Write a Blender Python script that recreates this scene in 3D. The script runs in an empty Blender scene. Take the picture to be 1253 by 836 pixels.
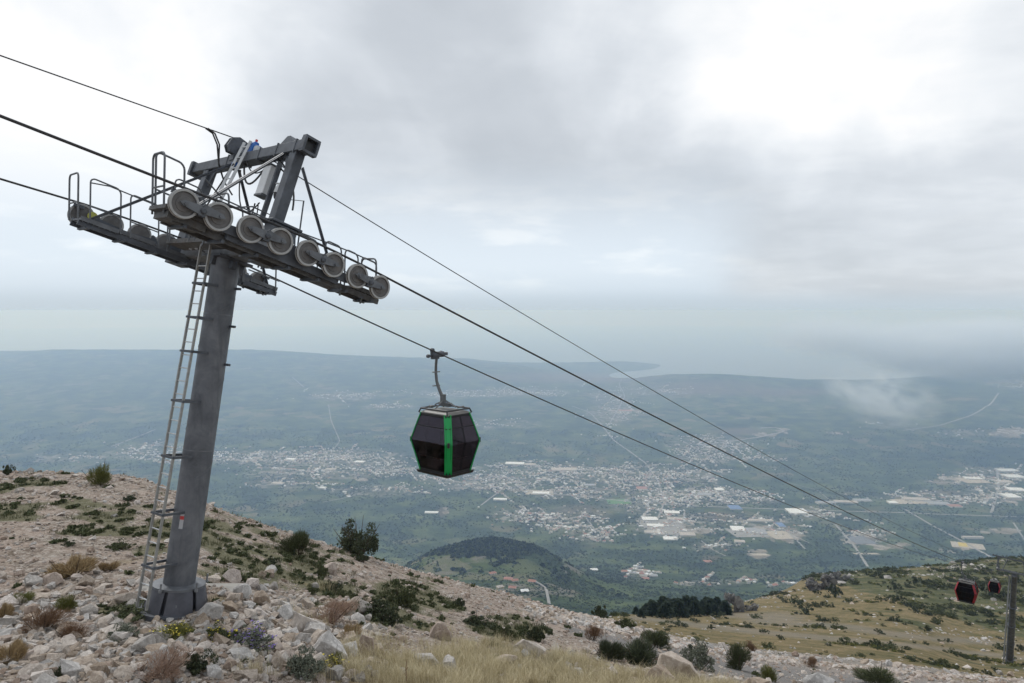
import bpy, bmesh, math, random
import numpy as np
from mathutils import Vector, Matrix
from mathutils.bvhtree import BVHTree
random.seed(7)
rng = np.random.default_rng(11)
S = bpy.context.scene
C = S.collection
R = math.radians

# ------------------------------------------------------------------ camera, world, sun, exposure
F, CX, CY, EYE = 835.0, 626.5, 418.0, 380.0       # focal length and centre of the 1253 px wide frame
cd = bpy.data.cameras.new('camera'); cam = bpy.data.objects.new('camera', cd); C.objects.link(cam)
cam.location = (0, 0, 0); cam.rotation_euler = (R(90), 0, 0)
cd.sensor_width = 36.0; cd.lens = 36.0 * F / 1253.0
cd.shift_y = -(CY - EYE) / 1253.0
cd.clip_start = 0.1; cd.clip_end = 200000.0
S.camera = cam
S.view_settings.view_transform = 'Standard'; S.view_settings.look = 'None'
S.view_settings.exposure = 0.12; S.view_settings.gamma = 1.0
S.render.engine = 'CYCLES'
S.cycles.use_denoising = True
S.cycles.max_bounces = 8; S.cycles.volume_bounces = 6; S.cycles.transparent_max_bounces = 16
S.cycles.volume_step_rate = 1.0; S.cycles.volume_max_steps = 128

SUN_EL, SUN_AZ = 48.0, -38.0                      # azimuth from +Y towards +X
sd = bpy.data.lights.new('sun', 'SUN'); sun = bpy.data.objects.new('sun', sd); C.objects.link(sun)
sd.energy = 1.5; sd.angle = R(10); sd.color = (1.0, 0.975, 0.94)
_d = Vector((math.sin(R(SUN_AZ)) * math.cos(R(SUN_EL)), math.cos(R(SUN_AZ)) * math.cos(R(SUN_EL)), math.sin(R(SUN_EL))))
sun.rotation_euler = _d.to_track_quat('Z', 'Y').to_euler()
sun.location = _d * 60

class NT:
    """tiny node-tree helper"""
    def __init__(s, tree): s.t = tree; s.n = tree.nodes; s.l = tree.links
    def new(s, typ, **kw):
        nd = s.n.new(typ)
        for k, v in kw.items(): setattr(nd, k, v)
        return nd
    def put(s, sock, v):
        if hasattr(v, 'is_linked') or isinstance(v, bpy.types.NodeSocket): s.l.new(v, sock)
        elif v is not None: sock.default_value = v
    def math(s, op, a, b=None, c=None, clamp=False):
        nd = s.new('ShaderNodeMath', operation=op, use_clamp=clamp)
        s.put(nd.inputs[0], a); s.put(nd.inputs[1], b); s.put(nd.inputs[2], c)
        return nd.outputs[0]
    def vmath(s, op, a, b=None, out=0):
        nd = s.new('ShaderNodeVectorMath', operation=op)
        s.put(nd.inputs[0], a)
        if b is not None: s.put(nd.inputs[1], b)
        return nd.outputs[out]
    def noise(s, vec, scale, detail=4, rough=.5, dist=0.0, dim='3D'):
        nd = s.new('ShaderNodeTexNoise', noise_dimensions=dim)
        if vec is not None: s.put(nd.inputs['Vector'], vec)
        nd.inputs['Scale'].default_value = scale; nd.inputs['Detail'].default_value = detail
        nd.inputs['Roughness'].default_value = rough; nd.inputs['Distortion'].default_value = dist
        return nd.outputs[0]
    def voro(s, vec, scale, feature='F1', out=0, rnd=1.0):
        nd = s.new('ShaderNodeTexVoronoi', feature=feature)
        if vec is not None: s.put(nd.inputs['Vector'], vec)
        nd.inputs['Scale'].default_value = scale; nd.inputs['Randomness'].default_value = rnd
        return nd.outputs[out]
    def mr(s, v, a, b, c=0.0, d=1.0, smooth=True):
        nd = s.new('ShaderNodeMapRange', interpolation_type='SMOOTHSTEP' if smooth else 'LINEAR')
        for i, q in enumerate((v, a, b, c, d)): s.put(nd.inputs[i], q)
        return nd.outputs[0]
    def mix(s, f, a, b, bt='MIX'):
        nd = s.new('ShaderNodeMix', data_type='RGBA', blend_type=bt)
        s.put(nd.inputs[0], f)
        for i, q in ((6, a), (7, b)):
            if isinstance(q, (tuple, list)): q = tuple(q) + (1.0,) if len(q) == 3 else q
            s.put(nd.inputs[i], q)
        return nd.outputs[2]
    def ramp(s, v, stops):
        nd = s.new('ShaderNodeValToRGB'); e = nd.color_ramp.elements
        while len(e) < len(stops): e.new(0.5)
        for el, (p, c) in zip(e, stops): el.position = p; el.color = tuple(c) + (1.0,)
        s.put(nd.inputs[0], v); return nd.outputs[0]

# world: clear-sky model under a broken cloud deck
W = bpy.data.worlds.new('World'); S.world = W; W.use_nodes = True
W.node_tree.nodes.clear(); w = NT(W.node_tree)
sky = w.new('ShaderNodeTexSky', sky_type='NISHITA', sun_disc=False)
sky.sun_elevation = R(SUN_EL); sky.sun_rotation = R(SUN_AZ); sky.altitude = 1300; sky.dust_density = 2.0
tc = w.new('ShaderNodeTexCoord'); D = tc.outputs['Generated']
sep = w.new('ShaderNodeSeparateXYZ'); w.l.new(D, sep.inputs[0])
zz = w.math('MAXIMUM', sep.outputs[2], 0.0)
inv = w.math('DIVIDE', 1.0, w.math('ADD', zz, 0.16))
cmb = w.new('ShaderNodeCombineXYZ')
w.put(cmb.inputs[0], w.math('MULTIPLY', sep.outputs[0], inv)); w.put(cmb.inputs[1], w.math('MULTIPLY', sep.outputs[1], inv))
P = cmb.outputs[0]
n_big = w.noise(P, 0.75, 5, .5, .35); n_mid = w.noise(P, 2.1, 6, .55, .3); n_soft = w.noise(D, 4.2, 8, .58, .6)
def dirpx(px, py):
    return Vector(((px - CX) / F, 1.0, (EYE - py) / F)).normalized()
# cloud masses of that day: (direction, radius in radians, weight); + brighter, - darker
jit = w.new('ShaderNodeVectorMath', operation='SCALE')
nn = w.new('ShaderNodeTexNoise', noise_dimensions='3D'); w.l.new(D, nn.inputs['Vector']); nn.inputs['Scale'].default_value = 3.0; nn.inputs['Detail'].default_value = 5
w.l.new(w.vmath('SUBTRACT', nn.outputs['Color'], (.5, .5, .5)), jit.inputs[0]); jit.inputs['Scale'].default_value = 0.42
DJ = w.vmath('ADD', D, jit.outputs[0])
MASSES = [(150, 60, .30, .26), (40, 230, .24, .24), (60, 20, .07, .1), (150, 150, .05, -.08), (200, 200, .2, .1), (225, 120, .16, .16), (-300, 100, .5, .2), (0, 290, .09, -.14), (60, 300, .08, -.10),
          (520, 90, .30, -.26), (640, 230, .26, -.20), (800, 290, .24, -.30), (640, 60, .22, -.10), (930, 330, .2, -.16),
          (820, 110, .15, .30), (1010, 60, .26, .22), (1110, 150, .22, .17), (920, 30, .08, -.08), (1180, 60, .09, -.08), (1000, 260, .18, -.06), (1120, 300, .20, -.22), (1240, 240, .10, -.16), (1240, 60, .08, -.10),
          (1150, 380, .24, -.12), (430, 260, .16, .03), (660, 288, .035, .16), (640, 250, .04, .06),
          (1700, -100, .6, .3), (600, -500, .7, .1)]
acc = None
for (px, py, rad, wt) in MASSES:
    dist = w.vmath('DISTANCE', DJ, tuple(dirpx(px, py)), out=1)
    v = w.math('MULTIPLY', w.mr(dist, rad * 1.35, 0.0), wt)
    acc = v if acc is None else w.math('ADD', acc, v)
br = w.math('ADD', acc, w.math('MULTIPLY', w.math('SUBTRACT', n_big, .5), .55))
br = w.math('ADD', br, w.math('MULTIPLY', w.math('SUBTRACT', n_mid, .5), .60))
br = w.math('ADD', br, w.math('MULTIPLY', w.math('SUBTRACT', n_soft, .5), .55))
br = w.math('ADD', br, .60)
cloudcol = w.ramp(br, [(0.0, (4.6, 4.95, 5.35)), (.32, (5.3, 5.65, 6.05)), (.58, (6.4, 6.75, 7.15)), (.84, (8.0, 8.25, 8.5)), (1.15 if False else 1.0, (9.1, 9.1, 9.1))])
# low band of hazy air under the cloud base, towards the horizon
low = w.mr(sep.outputs[2], 0.25, 0.06)
rightmist = w.mr(w.vmath('DISTANCE', DJ, tuple(dirpx(1200, 330)), out=1), .42, .12)
rightmist = w.math('MAXIMUM', rightmist, w.mr(w.vmath('DISTANCE', DJ, tuple(dirpx(1000, 330)), out=1), .26, .05))
low = w.math('MULTIPLY', low, w.math('SUBTRACT', 1.0, w.math('MULTIPLY', rightmist, .85)))
wisps = w.noise(w.vmath('MULTIPLY', D, (3.0, 3.0, 12.0)), 2.2, 6, .55, .2)
hazecol = w.mix(w.mr(wisps, .48, .72), (6.7, 7.45, 8.2), (8.0, 8.5, 8.9))
hazecol = w.mix(w.mr(sep.outputs[2], .07, 0.0), hazecol, (5.3, 6.2, 7.1))
col = w.mix(low, cloudcol, hazecol)
col = w.mix(w.mr(sep.outputs[2], .035, 0.0), col, (4.75, 5.6, 6.35))
col = w.mix(0.95, sky.outputs[0], col)
bg = w.new('ShaderNodeBackground'); w.l.new(col, bg.inputs[0]); bg.inputs[1].default_value = 0.106
wo = w.new('ShaderNodeOutputWorld'); w.l.new(bg.outputs[0], wo.inputs[0])
W.cycles.sampling_method = 'MANUAL'; W.cycles.sample_map_resolution = 512

# ------------------------------------------------------------------ scene helpers
def tag(o, label=None, cat=None, group=None, kind=None):
    if label: o['label'] = label
    if cat: o['category'] = cat
    if group: o['group'] = group
    if kind: o['kind'] = kind
    return o
def empty(name, loc, rz=0.0):
    o = bpy.data.objects.new(name, None); C.objects.link(o); o.location = loc; o.rotation_euler = (0, 0, rz)
    o.empty_display_size = .3
    return o
def link(name, me, mat=None, parent=None, loc=None):
    o = bpy.data.objects.new(name, me); C.objects.link(o)
    if mat is not None and not me.materials: me.materials.append(mat)
    if parent is not None: o.parent = parent
    if loc is not None: o.location = loc
    return o
def copy_tree(o, parent=None):
    c = o.copy(); C.objects.link(c); c.parent = parent
    for ch in o.children: copy_tree(ch, c)
    return c

class MB:
    def __init__(s, M=None): s.v = []; s.f = []; s.m = []; s.M = M or Matrix.Identity(4); s.cur = 0
    def add(s, vs, fs):
        b = len(s.v); s.v += [tuple(s.M @ Vector(v)) for v in vs]; s.f += [tuple(b + i for i in f) for f in fs]; s.m += [s.cur] * len(fs)
        return s
    def box(s, c, d, rot=None, taper=1.0):
        x, y, z = d[0] / 2, d[1] / 2, d[2] / 2; vs = []
        for k in (-1, 1):
            t = taper if k > 0 else 1.0
            vs += [(-x * t, -y * t, k * z), (x * t, -y * t, k * z), (x * t, y * t, k * z), (-x * t, y * t, k * z)]
        if rot is not None: vs = [tuple(rot @ Vector(v)) for v in vs]
        vs = [(v[0] + c[0], v[1] + c[1], v[2] + c[2]) for v in vs]
        return s.add(vs, [(3, 2, 1, 0), (4, 5, 6, 7), (0, 1, 5, 4), (1, 2, 6, 5), (2, 3, 7, 6), (3, 0, 4, 7)])
    def bar(s, p0, p1, wd, hd, up=(0, 0, 1)):
        p0, p1 = Vector(p0), Vector(p1); d = (p1 - p0); L = d.length; d.normalize()
        sd_ = d.cross(Vector(up))
        if sd_.length < 1e-4: sd_ = d.cross(Vector((1, 0, 0)))
        sd_.normalize(); u = sd_.cross(d)
        m = Matrix((sd_, u, d)).transposed()
        return s.box((p0 + p1) / 2, (wd, hd, L), rot=m)
    def tube(s, pts, r, n=8, closed=False, caps=True):
        pts = [Vector(p) for p in pts]; rs = r if isinstance(r, (list, tuple)) else [r] * len(pts)
        N = len(pts); rings = []; prev = None
        for i, p in enumerate(pts):
            if closed: t = pts[(i + 1) % N] - pts[i - 1]
            else: t = pts[min(i + 1, N - 1)] - pts[max(i - 1, 0)]
            t.normalize()
            if prev is None:
                a = t.cross(Vector((0, 0, 1)))
                if a.length < 1e-3: a = t.cross(Vector((1, 0, 0)))
            else: a = prev - t * prev.dot(t)
            a.normalize(); prev = a; b = t.cross(a)
            rings.append([tuple(p + (a * math.cos(2 * math.pi * k / n) + b * math.sin(2 * math.pi * k / n)) * rs[i]) for k in range(n)])
        vs = [v for q in rings for v in q]; fs = []
        for i in range(N if closed else N - 1):
            a0, b0 = i * n, ((i + 1) % N) * n
            for k in range(n): k2 = (k + 1) % n; fs.append((a0 + k, a0 + k2, b0 + k2, b0 + k))
        if caps and not closed: fs.append(tuple(range(n))[::-1]); fs.append(tuple((N - 1) * n + k for k in range(n)))
        return s.add(vs, fs)
    def lathe(s, prof, n=24, axis='z', c=(0, 0, 0), M2=None):
        """prof: list of (radius, height)"""
        vs = []
        for (r, h) in prof:
            for k in range(n):
                a = 2 * math.pi * k / n; p = (r * math.cos(a), r * math.sin(a), h)
                if axis == 'y': p = (p[0], p[2], p[1])
                if axis == 'x': p = (p[2], p[0], p[1])
                if M2 is not None: p = tuple(M2 @ Vector(p))
                vs.append((p[0] + c[0], p[1] + c[1], p[2] + c[2]))
        fs = []
        for i in range(len(prof) - 1):
            for k in range(n): k2 = (k + 1) % n; fs.append((i * n + k, i * n + k2, (i + 1) * n + k2, (i + 1) * n + k))
        closed_ = prof[0] == prof[-1]
        if prof[0][0] > 1e-6 and not closed_: fs.append(tuple(range(n))[::-1])
        if prof[-1][0] > 1e-6 and not closed_: fs.append(tuple((len(prof) - 1) * n + k for k in range(n)))
        return s.add(vs, fs)
    def prism(s, poly, h, origin, ex, ey, ez):
        """extrude a 2D polygon (in ex, ey) by h along ez, centred"""
        o, ex, ey, ez = Vector(origin), Vector(ex), Vector(ey), Vector(ez); n = len(poly)
        vs = [tuple(o + ex * a + ey * b - ez * h / 2) for a, b in poly] + [tuple(o + ex * a + ey * b + ez * h / 2) for a, b in poly]
        fs = [tuple(range(n))[::-1], tuple(range(n, 2 * n))] + [(i, (i + 1) % n, n + (i + 1) % n, n + i) for i in range(n)]
        return s.add(vs, fs)
    def mesh(s, name, mats, smooth=False):
        me = bpy.data.meshes.new(name); me.from_pydata(s.v, [], s.f)
        for m in (mats if isinstance(mats, (list, tuple)) else [mats]): me.materials.append(m)
        if any(s.m): me.polygons.foreach_set('material_index', s.m)
        bm = bmesh.new(); bm.from_mesh(me); bmesh.ops.recalc_face_normals(bm, faces=bm.faces); bm.to_mesh(me); bm.free()
        if smooth:
            me.polygons.foreach_set('use_smooth', [True] * len(me.polygons))
            try: me.set_sharp_from_angle(angle=R(40))
            except Exception: pass
        return me
    def build(s, name, mats, parent=None, smooth=False, bevel=0.0):
        o = link(name, s.mesh(name, mats, smooth), None, parent)
        if bevel:
            b = o.modifiers.new('bevel', 'BEVEL'); b.width = bevel; b.segments = 1; b.limit_method = 'ANGLE'
        return o
def np_mesh(name, verts, faces, mats=(), smooth=False):
    """verts (N,3), faces (M,3) or (M,4) arrays"""
    me = bpy.data.meshes.new(name); verts = np.asarray(verts, dtype=np.float32); faces = np.asarray(faces, dtype=np.int32)
    k = faces.shape[1]; me.vertices.add(len(verts)); me.vertices.foreach_set('co', verts.ravel())
    me.loops.add(faces.size); me.loops.foreach_set('vertex_index', faces.ravel())
    me.polygons.add(len(faces)); me.polygons.foreach_set('loop_start', np.arange(0, faces.size, k, dtype=np.int32))
    me.polygons.foreach_set('loop_total', np.full(len(faces), k, dtype=np.int32))
    me.polygons.foreach_set('use_smooth', np.full(len(faces), smooth))
    me.update(calc_edges=True)
    for m in mats: me.materials.append(m)
    return me
def set_attr(me, name, arr):
    a = me.attributes.new(name, 'FLOAT', 'POINT'); a.data.foreach_set('value', np.asarray(arr, dtype=np.float32))

# ------------------------------------------------------------------ gradient noise (numpy)
_perm = np.random.default_rng(5).permutation(512).astype(np.int64); _perm = np.concatenate([_perm, _perm])
_ang = np.random.default_rng(6).uniform(0, 2 * np.pi, 512); _gx, _gy = np.cos(_ang), np.sin(_ang)
def perlin(x, y):
    xi = np.floor(x).astype(np.int64); yi = np.floor(y).astype(np.int64); xf = x - xi; yf = y - yi
    u = xf * xf * xf * (xf * (xf * 6 - 15) + 10); v = yf * yf * yf * (yf * (yf * 6 - 15) + 10)
    def g(ix, iy, dx, dy):
        h = _perm[(_perm[ix & 511] + iy) & 511]; return _gx[h] * dx + _gy[h] * dy
    a = g(xi, yi, xf, yf); b = g(xi + 1, yi, xf - 1, yf); c = g(xi, yi + 1, xf, yf - 1); d = g(xi + 1, yi + 1, xf - 1, yf - 1)
    return (a + (b - a) * u) * (1 - v) + (c + (d - c) * u) * v
def fbm(x, y, octv=4, gain=.5):
    s = 0; a = 1.0
    for o in range(octv): s = s + a * perlin(x * 2 ** o + 17.3 * o, y * 2 ** o - 9.1 * o); a *= gain
    return s
def sstep(x, a, b):
    t = np.clip((x - a) / (b - a), 0, 1); return t * t * (3 - 2 * t)

# ------------------------------------------------------------------ terrain: depression of the land per bearing and distance
# column: frame x of the bearing -> [(distance, depression as frame y)]; negative second value = height in metres
NEAR = {
 -300: [(1,1799),(2,1298),(4,1006),(6,937),(9,860),(14,750),(20,655),(26,600),(32,580),(42,600),(60,690),(100,800),(200,900),(400,900),(800,850)],
 0:   [(1,1799),(2,1298),(4,1006),(6,937),(9,839),(14,739),(20,651),(26,599),(32,574),(38,585),(60,700),(100,850),(200,950),(400,930),(800,860)],
 150: [(1,1799),(2,1298),(4,1010),(6,940),(9,845),(13.7,742),(20,664),(26,607),(32,577),(38,590),(60,700),(100,850),(200,950),(400,930),(800,860)],
 215: [(1,1799),(2,1298),(4,1015),(6,945),(9,852),(13.7,741),(20,672),(26,620),(31,597),(37,612),(60,710),(100,860),(200,950),(400,930),(800,860)],
 300: [(1,1799),(2,1298),(4,1018),(6,955),(9,865),(14,766),(20,697),(26,650),(31,631),(37,645),(60,730),(100,860),(200,950),(400,930),(800,860)],
 400: [(1,1799),(2,1298),(4,1025),(6,965),(9,875),(14,789),(20,731),(26,686),(32,662),(38,676),(60,750),(100,870),(200,950),(400,930),(800,860)],
 500: [(1,1799),(2,1298),(4,1030),(6,975),(9,886),(14,814),(20,764),(28,714),(35,693),(42,704),(60,760),(100,860),(200,930),(400,900),(800,840)],
 600: [(1,1799),(2,1298),(4,1035),(6,985),(9,900),(14,835),(20,789),(30,740),(39,719),(47,727),(65,770),(100,840),(200,900),(400,870),(800,820)],
 700: [(1,1799),(2,1298),(4,1040),(6,995),(9,912),(14,848),(20,810),(30,768),(42,750),(52,752),(75,764),(110,775),(200,800),(400,830),(800,820)],
 760: [(1,1799),(2,1298),(4,1042),(6,1000),(9,920),(14,858),(20,822),(30,785),(45,765),(60,760),(100,756),(170,751),(230,752),(330,790),(500,830),(800,820)],
 800: [(1,1799),(2,1298),(4,1045),(6,1005),(9,925),(14,865),(20,831),(30,797),(45,777),(60,774),(100,768),(150,760),(220,751),(300,775),(500,830),(800,820)],
 900: [(1,1799),(2,1298),(4,1050),(6,1010),(9,935),(14,880),(20,845),(30,818),(45,802),(60,797),(100,781),(160,764),(240,748),(300,738),(360,745),(500,800),(800,820)],
 950: [(1,1799),(2,1298),(4,1050),(6,1012),(9,940),(14,888),(20,855),(30,828),(45,808),(60,802),(100,785),(160,767),(240,746),(310,727),(360,724),(420,736),(560,790),(800,820)],
 1000:[(1,1799),(2,1298),(4,1052),(6,1015),(9,945),(14,890),(20,860),(30,836),(45,814),(60,806),(100,789),(160,770),(240,747),(320,720),(400,698),(450,705),(600,770),(800,800)],
 1100:[(1,1799),(2,1298),(4,1055),(6,1020),(9,950),(14,895),(20,866),(30,842),(45,824),(60,815),(100,797),(160,776),(240,744),(320,716),(420,693),(480,700),(620,760),(800,790)],
 1200:[(1,1799),(2,1298),(4,1060),(6,1025),(9,960),(14,900),(20,872),(30,850),(45,832),(60,826),(100,822),(133,812),(200,780),(280,737),(360,704),(450,682),(520,690),(650,740),(800,780)],
 1253:[(1,1799),(2,1298),(4,1060),(6,1025),(9,960),(14,905),(20,876),(30,853),(45,836),(60,830),(100,828),(133,816),(200,782),(280,737),(360,702),(460,678),(530,688),(650,735),(800,780)],
 1500:[(1,1799),(2,1298),(4,1065),(6,1030),(9,960),(14,910),(20,880),(30,860),(45,845),(60,838),(100,834),(133,820),(200,780),(280,735),(360,700),(460,672),(530,682),(650,730),(800,780)],
}
MID = {
 -300:[(500,930),(1000,830),(2000,765),(2700,728),(3300,696),(3700,-1250)],
 0:   [(500,930),(1000,830),(2000,765),(2700,728),(3300,696),(3700,-1250)],
 450: [(500,900),(1000,810),(2000,745),(2700,715),(3300,694),(3700,-1250)],
 500: [(500,880),(1000,800),(1500,742),(2000,706),(2300,688),(2600,693),(2900,703),(3300,694),(3700,-1250)],
 550: [(500,870),(1000,800),(1500,738),(1900,702),(2200,668),(2500,672),(2900,699),(3300,694),(3700,-1250)],
 600: [(500,870),(1000,795),(1500,728),(1700,717),(1900,703),(2250,657),(2500,663),(2900,698),(3300,693),(3700,-1250)],
 650: [(500,870),(1000,790),(1500,730),(1700,718),(1900,704),(2250,665),(2500,672),(2900,698),(3300,693),(3700,-1250)],
 700: [(500,860),(1000,790),(1500,742),(1900,715),(2250,691),(2500,696),(2900,702),(3300,692),(3700,-1250)],
 740: [(500,850),(1000,790),(1500,750),(1900,728),(2250,712),(2500,708),(2900,703),(3300,691),(3700,-1250)],
 800: [(500,840),(1000,790),(1500,747),(1900,732),(2250,720),(2900,705),(3300,691),(3700,-1250)],
 900: [(500,830),(1000,790),(1500,752),(2000,735),(2500,719),(2900,705),(3300,691),(3700,-1250)],
 1100:[(500,820),(1000,790),(1500,760),(2000,740),(2500,719),(2900,705),(3300,691),(3700,-1250)],
 1500:[(500,820),(1000,790),(1500,760),(2000,740),(2500,719),(2900,705),(3300,691),(3700,-1250)],
}
FAR = {
 -300:[(3300,-1246),(5600,-1248),(7000,-1165),(9000,-990),(12000,424),(14500,-800),(18000,-1400),(24000,-1500)],
 0:   [(3300,-1246),(5600,-1248),(7000,-1165),(9000,-1000),(12000,434),(14500,-850),(18000,-1400),(24000,-1500)],
 70:  [(3300,-1246),(5700,-1248),(7200,-1165),(9000,-1000),(12000,428),(14500,-850),(18000,-1400),(24000,-1500)],
 170: [(3300,-1246),(5800,-1248),(7400,-1165),(9300,-1000),(12200,428),(14500,-850),(18000,-1400),(24000,-1500)],
 300: [(3300,-1246),(6200,-1248),(7800,-1175),(9500,-1020),(12200,428),(14500,-850),(18000,-1400),(24000,-1500)],
 430: [(3300,-1246),(6500,-1248),(8200,-1185),(10000,-1040),(12300,437),(14500,-950),(18000,-1400),(24000,-1500)],
 560: [(3300,-1246),(7000,-1248),(8500,-1190),(10200,-1080),(12300,444),(15500,-1080),(18000,-1400),(24000,-1500)],
 630: [(3300,-1246),(7200,-1248),(8700,-1200),(10300,-1120),(12300,446),(13500,-1100),(15500,-1180),(18000,-1400),(24000,-1500)],
 700: [(3300,-1246),(7400,-1248),(8900,-1205),(10500,-1150),(12300,-1180),(13500,-1240),(15800,443),(18000,-1400),(24000,-1500)],
 760: [(3300,-1246),(7500,-1248),(9000,-1205),(10600,-1140),(11800,462),(12900,-1310),(14300,-1310),(16300,441),(18000,-1400),(24000,-1500)],
 800: [(3300,-1246),(7500,-1248),(9000,-1200),(10400,-1080),(11200,458),(12500,-1320),(14500,-1320),(16300,445),(18000,-1400),(24000,-1500)],
 822: [(3300,-1246),(7500,-1248),(9000,-1190),(10400,-1040),(11000,456),(12500,-1330),(14500,-1340),(16300,-1320),(18000,-1400),(24000,-1500)],
 870: [(3300,-1246),(7400,-1248),(9000,-1180),(10600,455),(12500,-1340),(24000,-1500)],
 930: [(3300,-1246),(7400,-1248),(9000,-1180),(10600,459),(12500,-1340),(24000,-1500)],
 1000:[(3300,-1246),(7300,-1248),(9000,-1180),(10700,463),(12500,-1340),(24000,-1500)],
 1100:[(3300,-1246),(7200,-1248),(9000,-1150),(11000,464),(13500,-1340),(24000,-1500)],
 1180:[(3300,-1246),(7000,-1248),(8600,-1120),(11000,456),(14500,-1340),(24000,-1500)],
 1253:[(3300,-1246),(6900,-1248),(8400,-1100),(11500,452),(15500,-1340),(24000,-1500)],
 1500:[(3300,-1246),(6800,-1248),(8200,-1080),(11500,445),(15500,-1340),(24000,-1500)],
}
def make_table(cols, l0, l1, n, sig):
    us = np.array(sorted(cols), float); ls = np.linspace(l0, l1, n); T = []
    for x in sorted(cols):
        ly = [math.log(a) for a, b in cols[x]]
        vv = [(EYE - b) / F if b > 0 else b / a for a, b in cols[x]]
        y = np.interp(ls, ly, vv); k = np.arange(-12, 13); g = np.exp(-.5 * (k / sig) ** 2); g /= g.sum()
        T.append(np.convolve(np.pad(y, 12, mode='edge'), g, 'valid'))
    return (us - CX) / F, ls, np.array(T)
T_NEAR = make_table(NEAR, math.log(.5), math.log(800), 360, 3.0)
T_MID = make_table(MID, math.log(500), math.log(3700), 160, 3.0)
T_FAR = make_table(FAR, math.log(3300), math.log(24000), 200, 2.5)
def table(T, u, l):
    us, ls, A = T; l = np.clip(l, ls[0], ls[-1]); fi = (l - ls[0]) / (ls[1] - ls[0]); i = np.clip(fi.astype(int), 0, len(ls) - 2); fl = fi - i
    u = np.clip(u, us[0], us[-1]); j = np.clip(np.searchsorted(us, u) - 1, 0, len(us) - 2)
    t = (u - us[j]) / (us[j + 1] - us[j]); t2, t3 = t * t, t * t * t
    def P(k):
        k = np.clip(k, 0, len(us) - 1); return A[k, i] * (1 - fl) + A[k, i + 1] * fl
    p0, p1, p2, p3 = P(j - 1), P(j), P(j + 1), P(j + 2)
    h = us[j + 1] - us[j]; hm = us[j] - us[np.clip(j - 1, 0, len(us) - 1)]; hp = us[np.clip(j + 2, 0, len(us) - 1)] - us[j + 1]
    sA = (p2 - p1) / h; s0 = np.where(hm > 0, (p1 - p0) / np.maximum(hm, 1e-9), sA); s2 = np.where(hp > 0, (p3 - p2) / np.maximum(hp, 1e-9), sA)
    def lim(a, b): return np.where(a * b > 0, 2 * a * b / np.where(np.abs(a + b) < 1e-12, 1, a + b), 0)
    m1, m2 = lim(s0, sA) * h, lim(sA, s2) * h
    return (2 * t3 - 3 * t2 + 1) * p1 + (t3 - 2 * t2 + t) * m1 + (-2 * t3 + 3 * t2) * p2 + (t3 - t2) * m2
OCT = [(.35, .016), (.7, .04), (1.4, .06), (3, .10), (6.5, .16), (14, .28), (32, .7), (75, 1.8), (170, 5), (380, 11), (850, 26), (1900, 50)]
AZM = R(62)
def height(X, Y, fine=True):
    X = np.asarray(X, float); Y = np.asarray(Y, float); r = np.maximum(np.hypot(X, Y), .3); az = np.arctan2(X, Y)
    a = np.clip(az, -AZM, AZM); u = np.tan(a); Ye = r * np.cos(a); l = np.log(Ye)
    vn = table(T_NEAR, u, l); vm = table(T_MID, u, l); vf = table(T_FAR, u, l)
    w1 = sstep(l, math.log(520), math.log(780)); w2 = sstep(l, math.log(3320), math.log(3680))
    z = (vn * (1 - w1) + vm * w1 * (1 - w2) + vf * w2) * Ye
    near1 = sstep(r, 1.0, 2.6); z = z * near1 - 1.7 * (1 - near1)
    back = sstep(np.abs(az), R(75), R(125))
    z = z * (1 - back) + back * (-1.7 - .02 * r)
    floor = sstep(z, -1215, -1243) * (r > 3000); mtn = sstep(r, 4500, 8000)
    for k, (L, A) in enumerate(OCT):
        if L < .6 and not fine: continue
        wgt = sstep(r, L * 5, L * 14) * (1 - sstep(r, L * 180, L * 420) * (0 if L > 300 else 1))
        wgt = wgt * (1 - .93 * floor)
        if L >= 170: wgt = wgt * (1 - .45 * sstep(r, 1400, 1600) * (1 - mtn)) * sstep(r, L * 8, L * 20)
        if np.any(wgt > 0):
            n = perlin(X / L + 3.7 * k, Y / L - 5.1 * k)
            if L >= 170: n = .35 - np.abs(n) * 1.7            # ridged relief on the mountainsides
            z = z + A * n * wgt
    # level spots for the tower footings
    for (tx, ty, tz, tr) in FLAT:
        d = np.hypot(X - tx, Y - ty); k = 1 - sstep(d, tr, tr * 2.4); z = z * (1 - k) + tz * k
    return z
FLAT = [(-6.77, 13.74, -5.95, .9)]
def gz(x, y): return float(height(np.array([x]), np.array([y]))[0])
def project(X, Y, Z): return CX + F * X / Y, EYE - F * Z / Y
def hit(px, py, y0=2.0, y1=24000.0, n=1400):
    u, v = (px - CX) / F, (EYE - py) / F; Y = np.exp(np.linspace(math.log(y0), math.log(y1), n))
    h = height(u * Y, Y); ray = v * Y; k = np.nonzero(h >= ray)[0]
    if len(k) == 0: return None
    k = k[0]
    if k == 0: return Vector((u * Y[0], Y[0], h[0]))
    a, b = h[k - 1] - ray[k - 1], h[k] - ray[k]; t = a / (a - b + 1e-12); yy = Y[k - 1] + (Y[k] - Y[k - 1]) * t
    return Vector((u * yy, yy, gz(u * yy, yy)))
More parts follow.
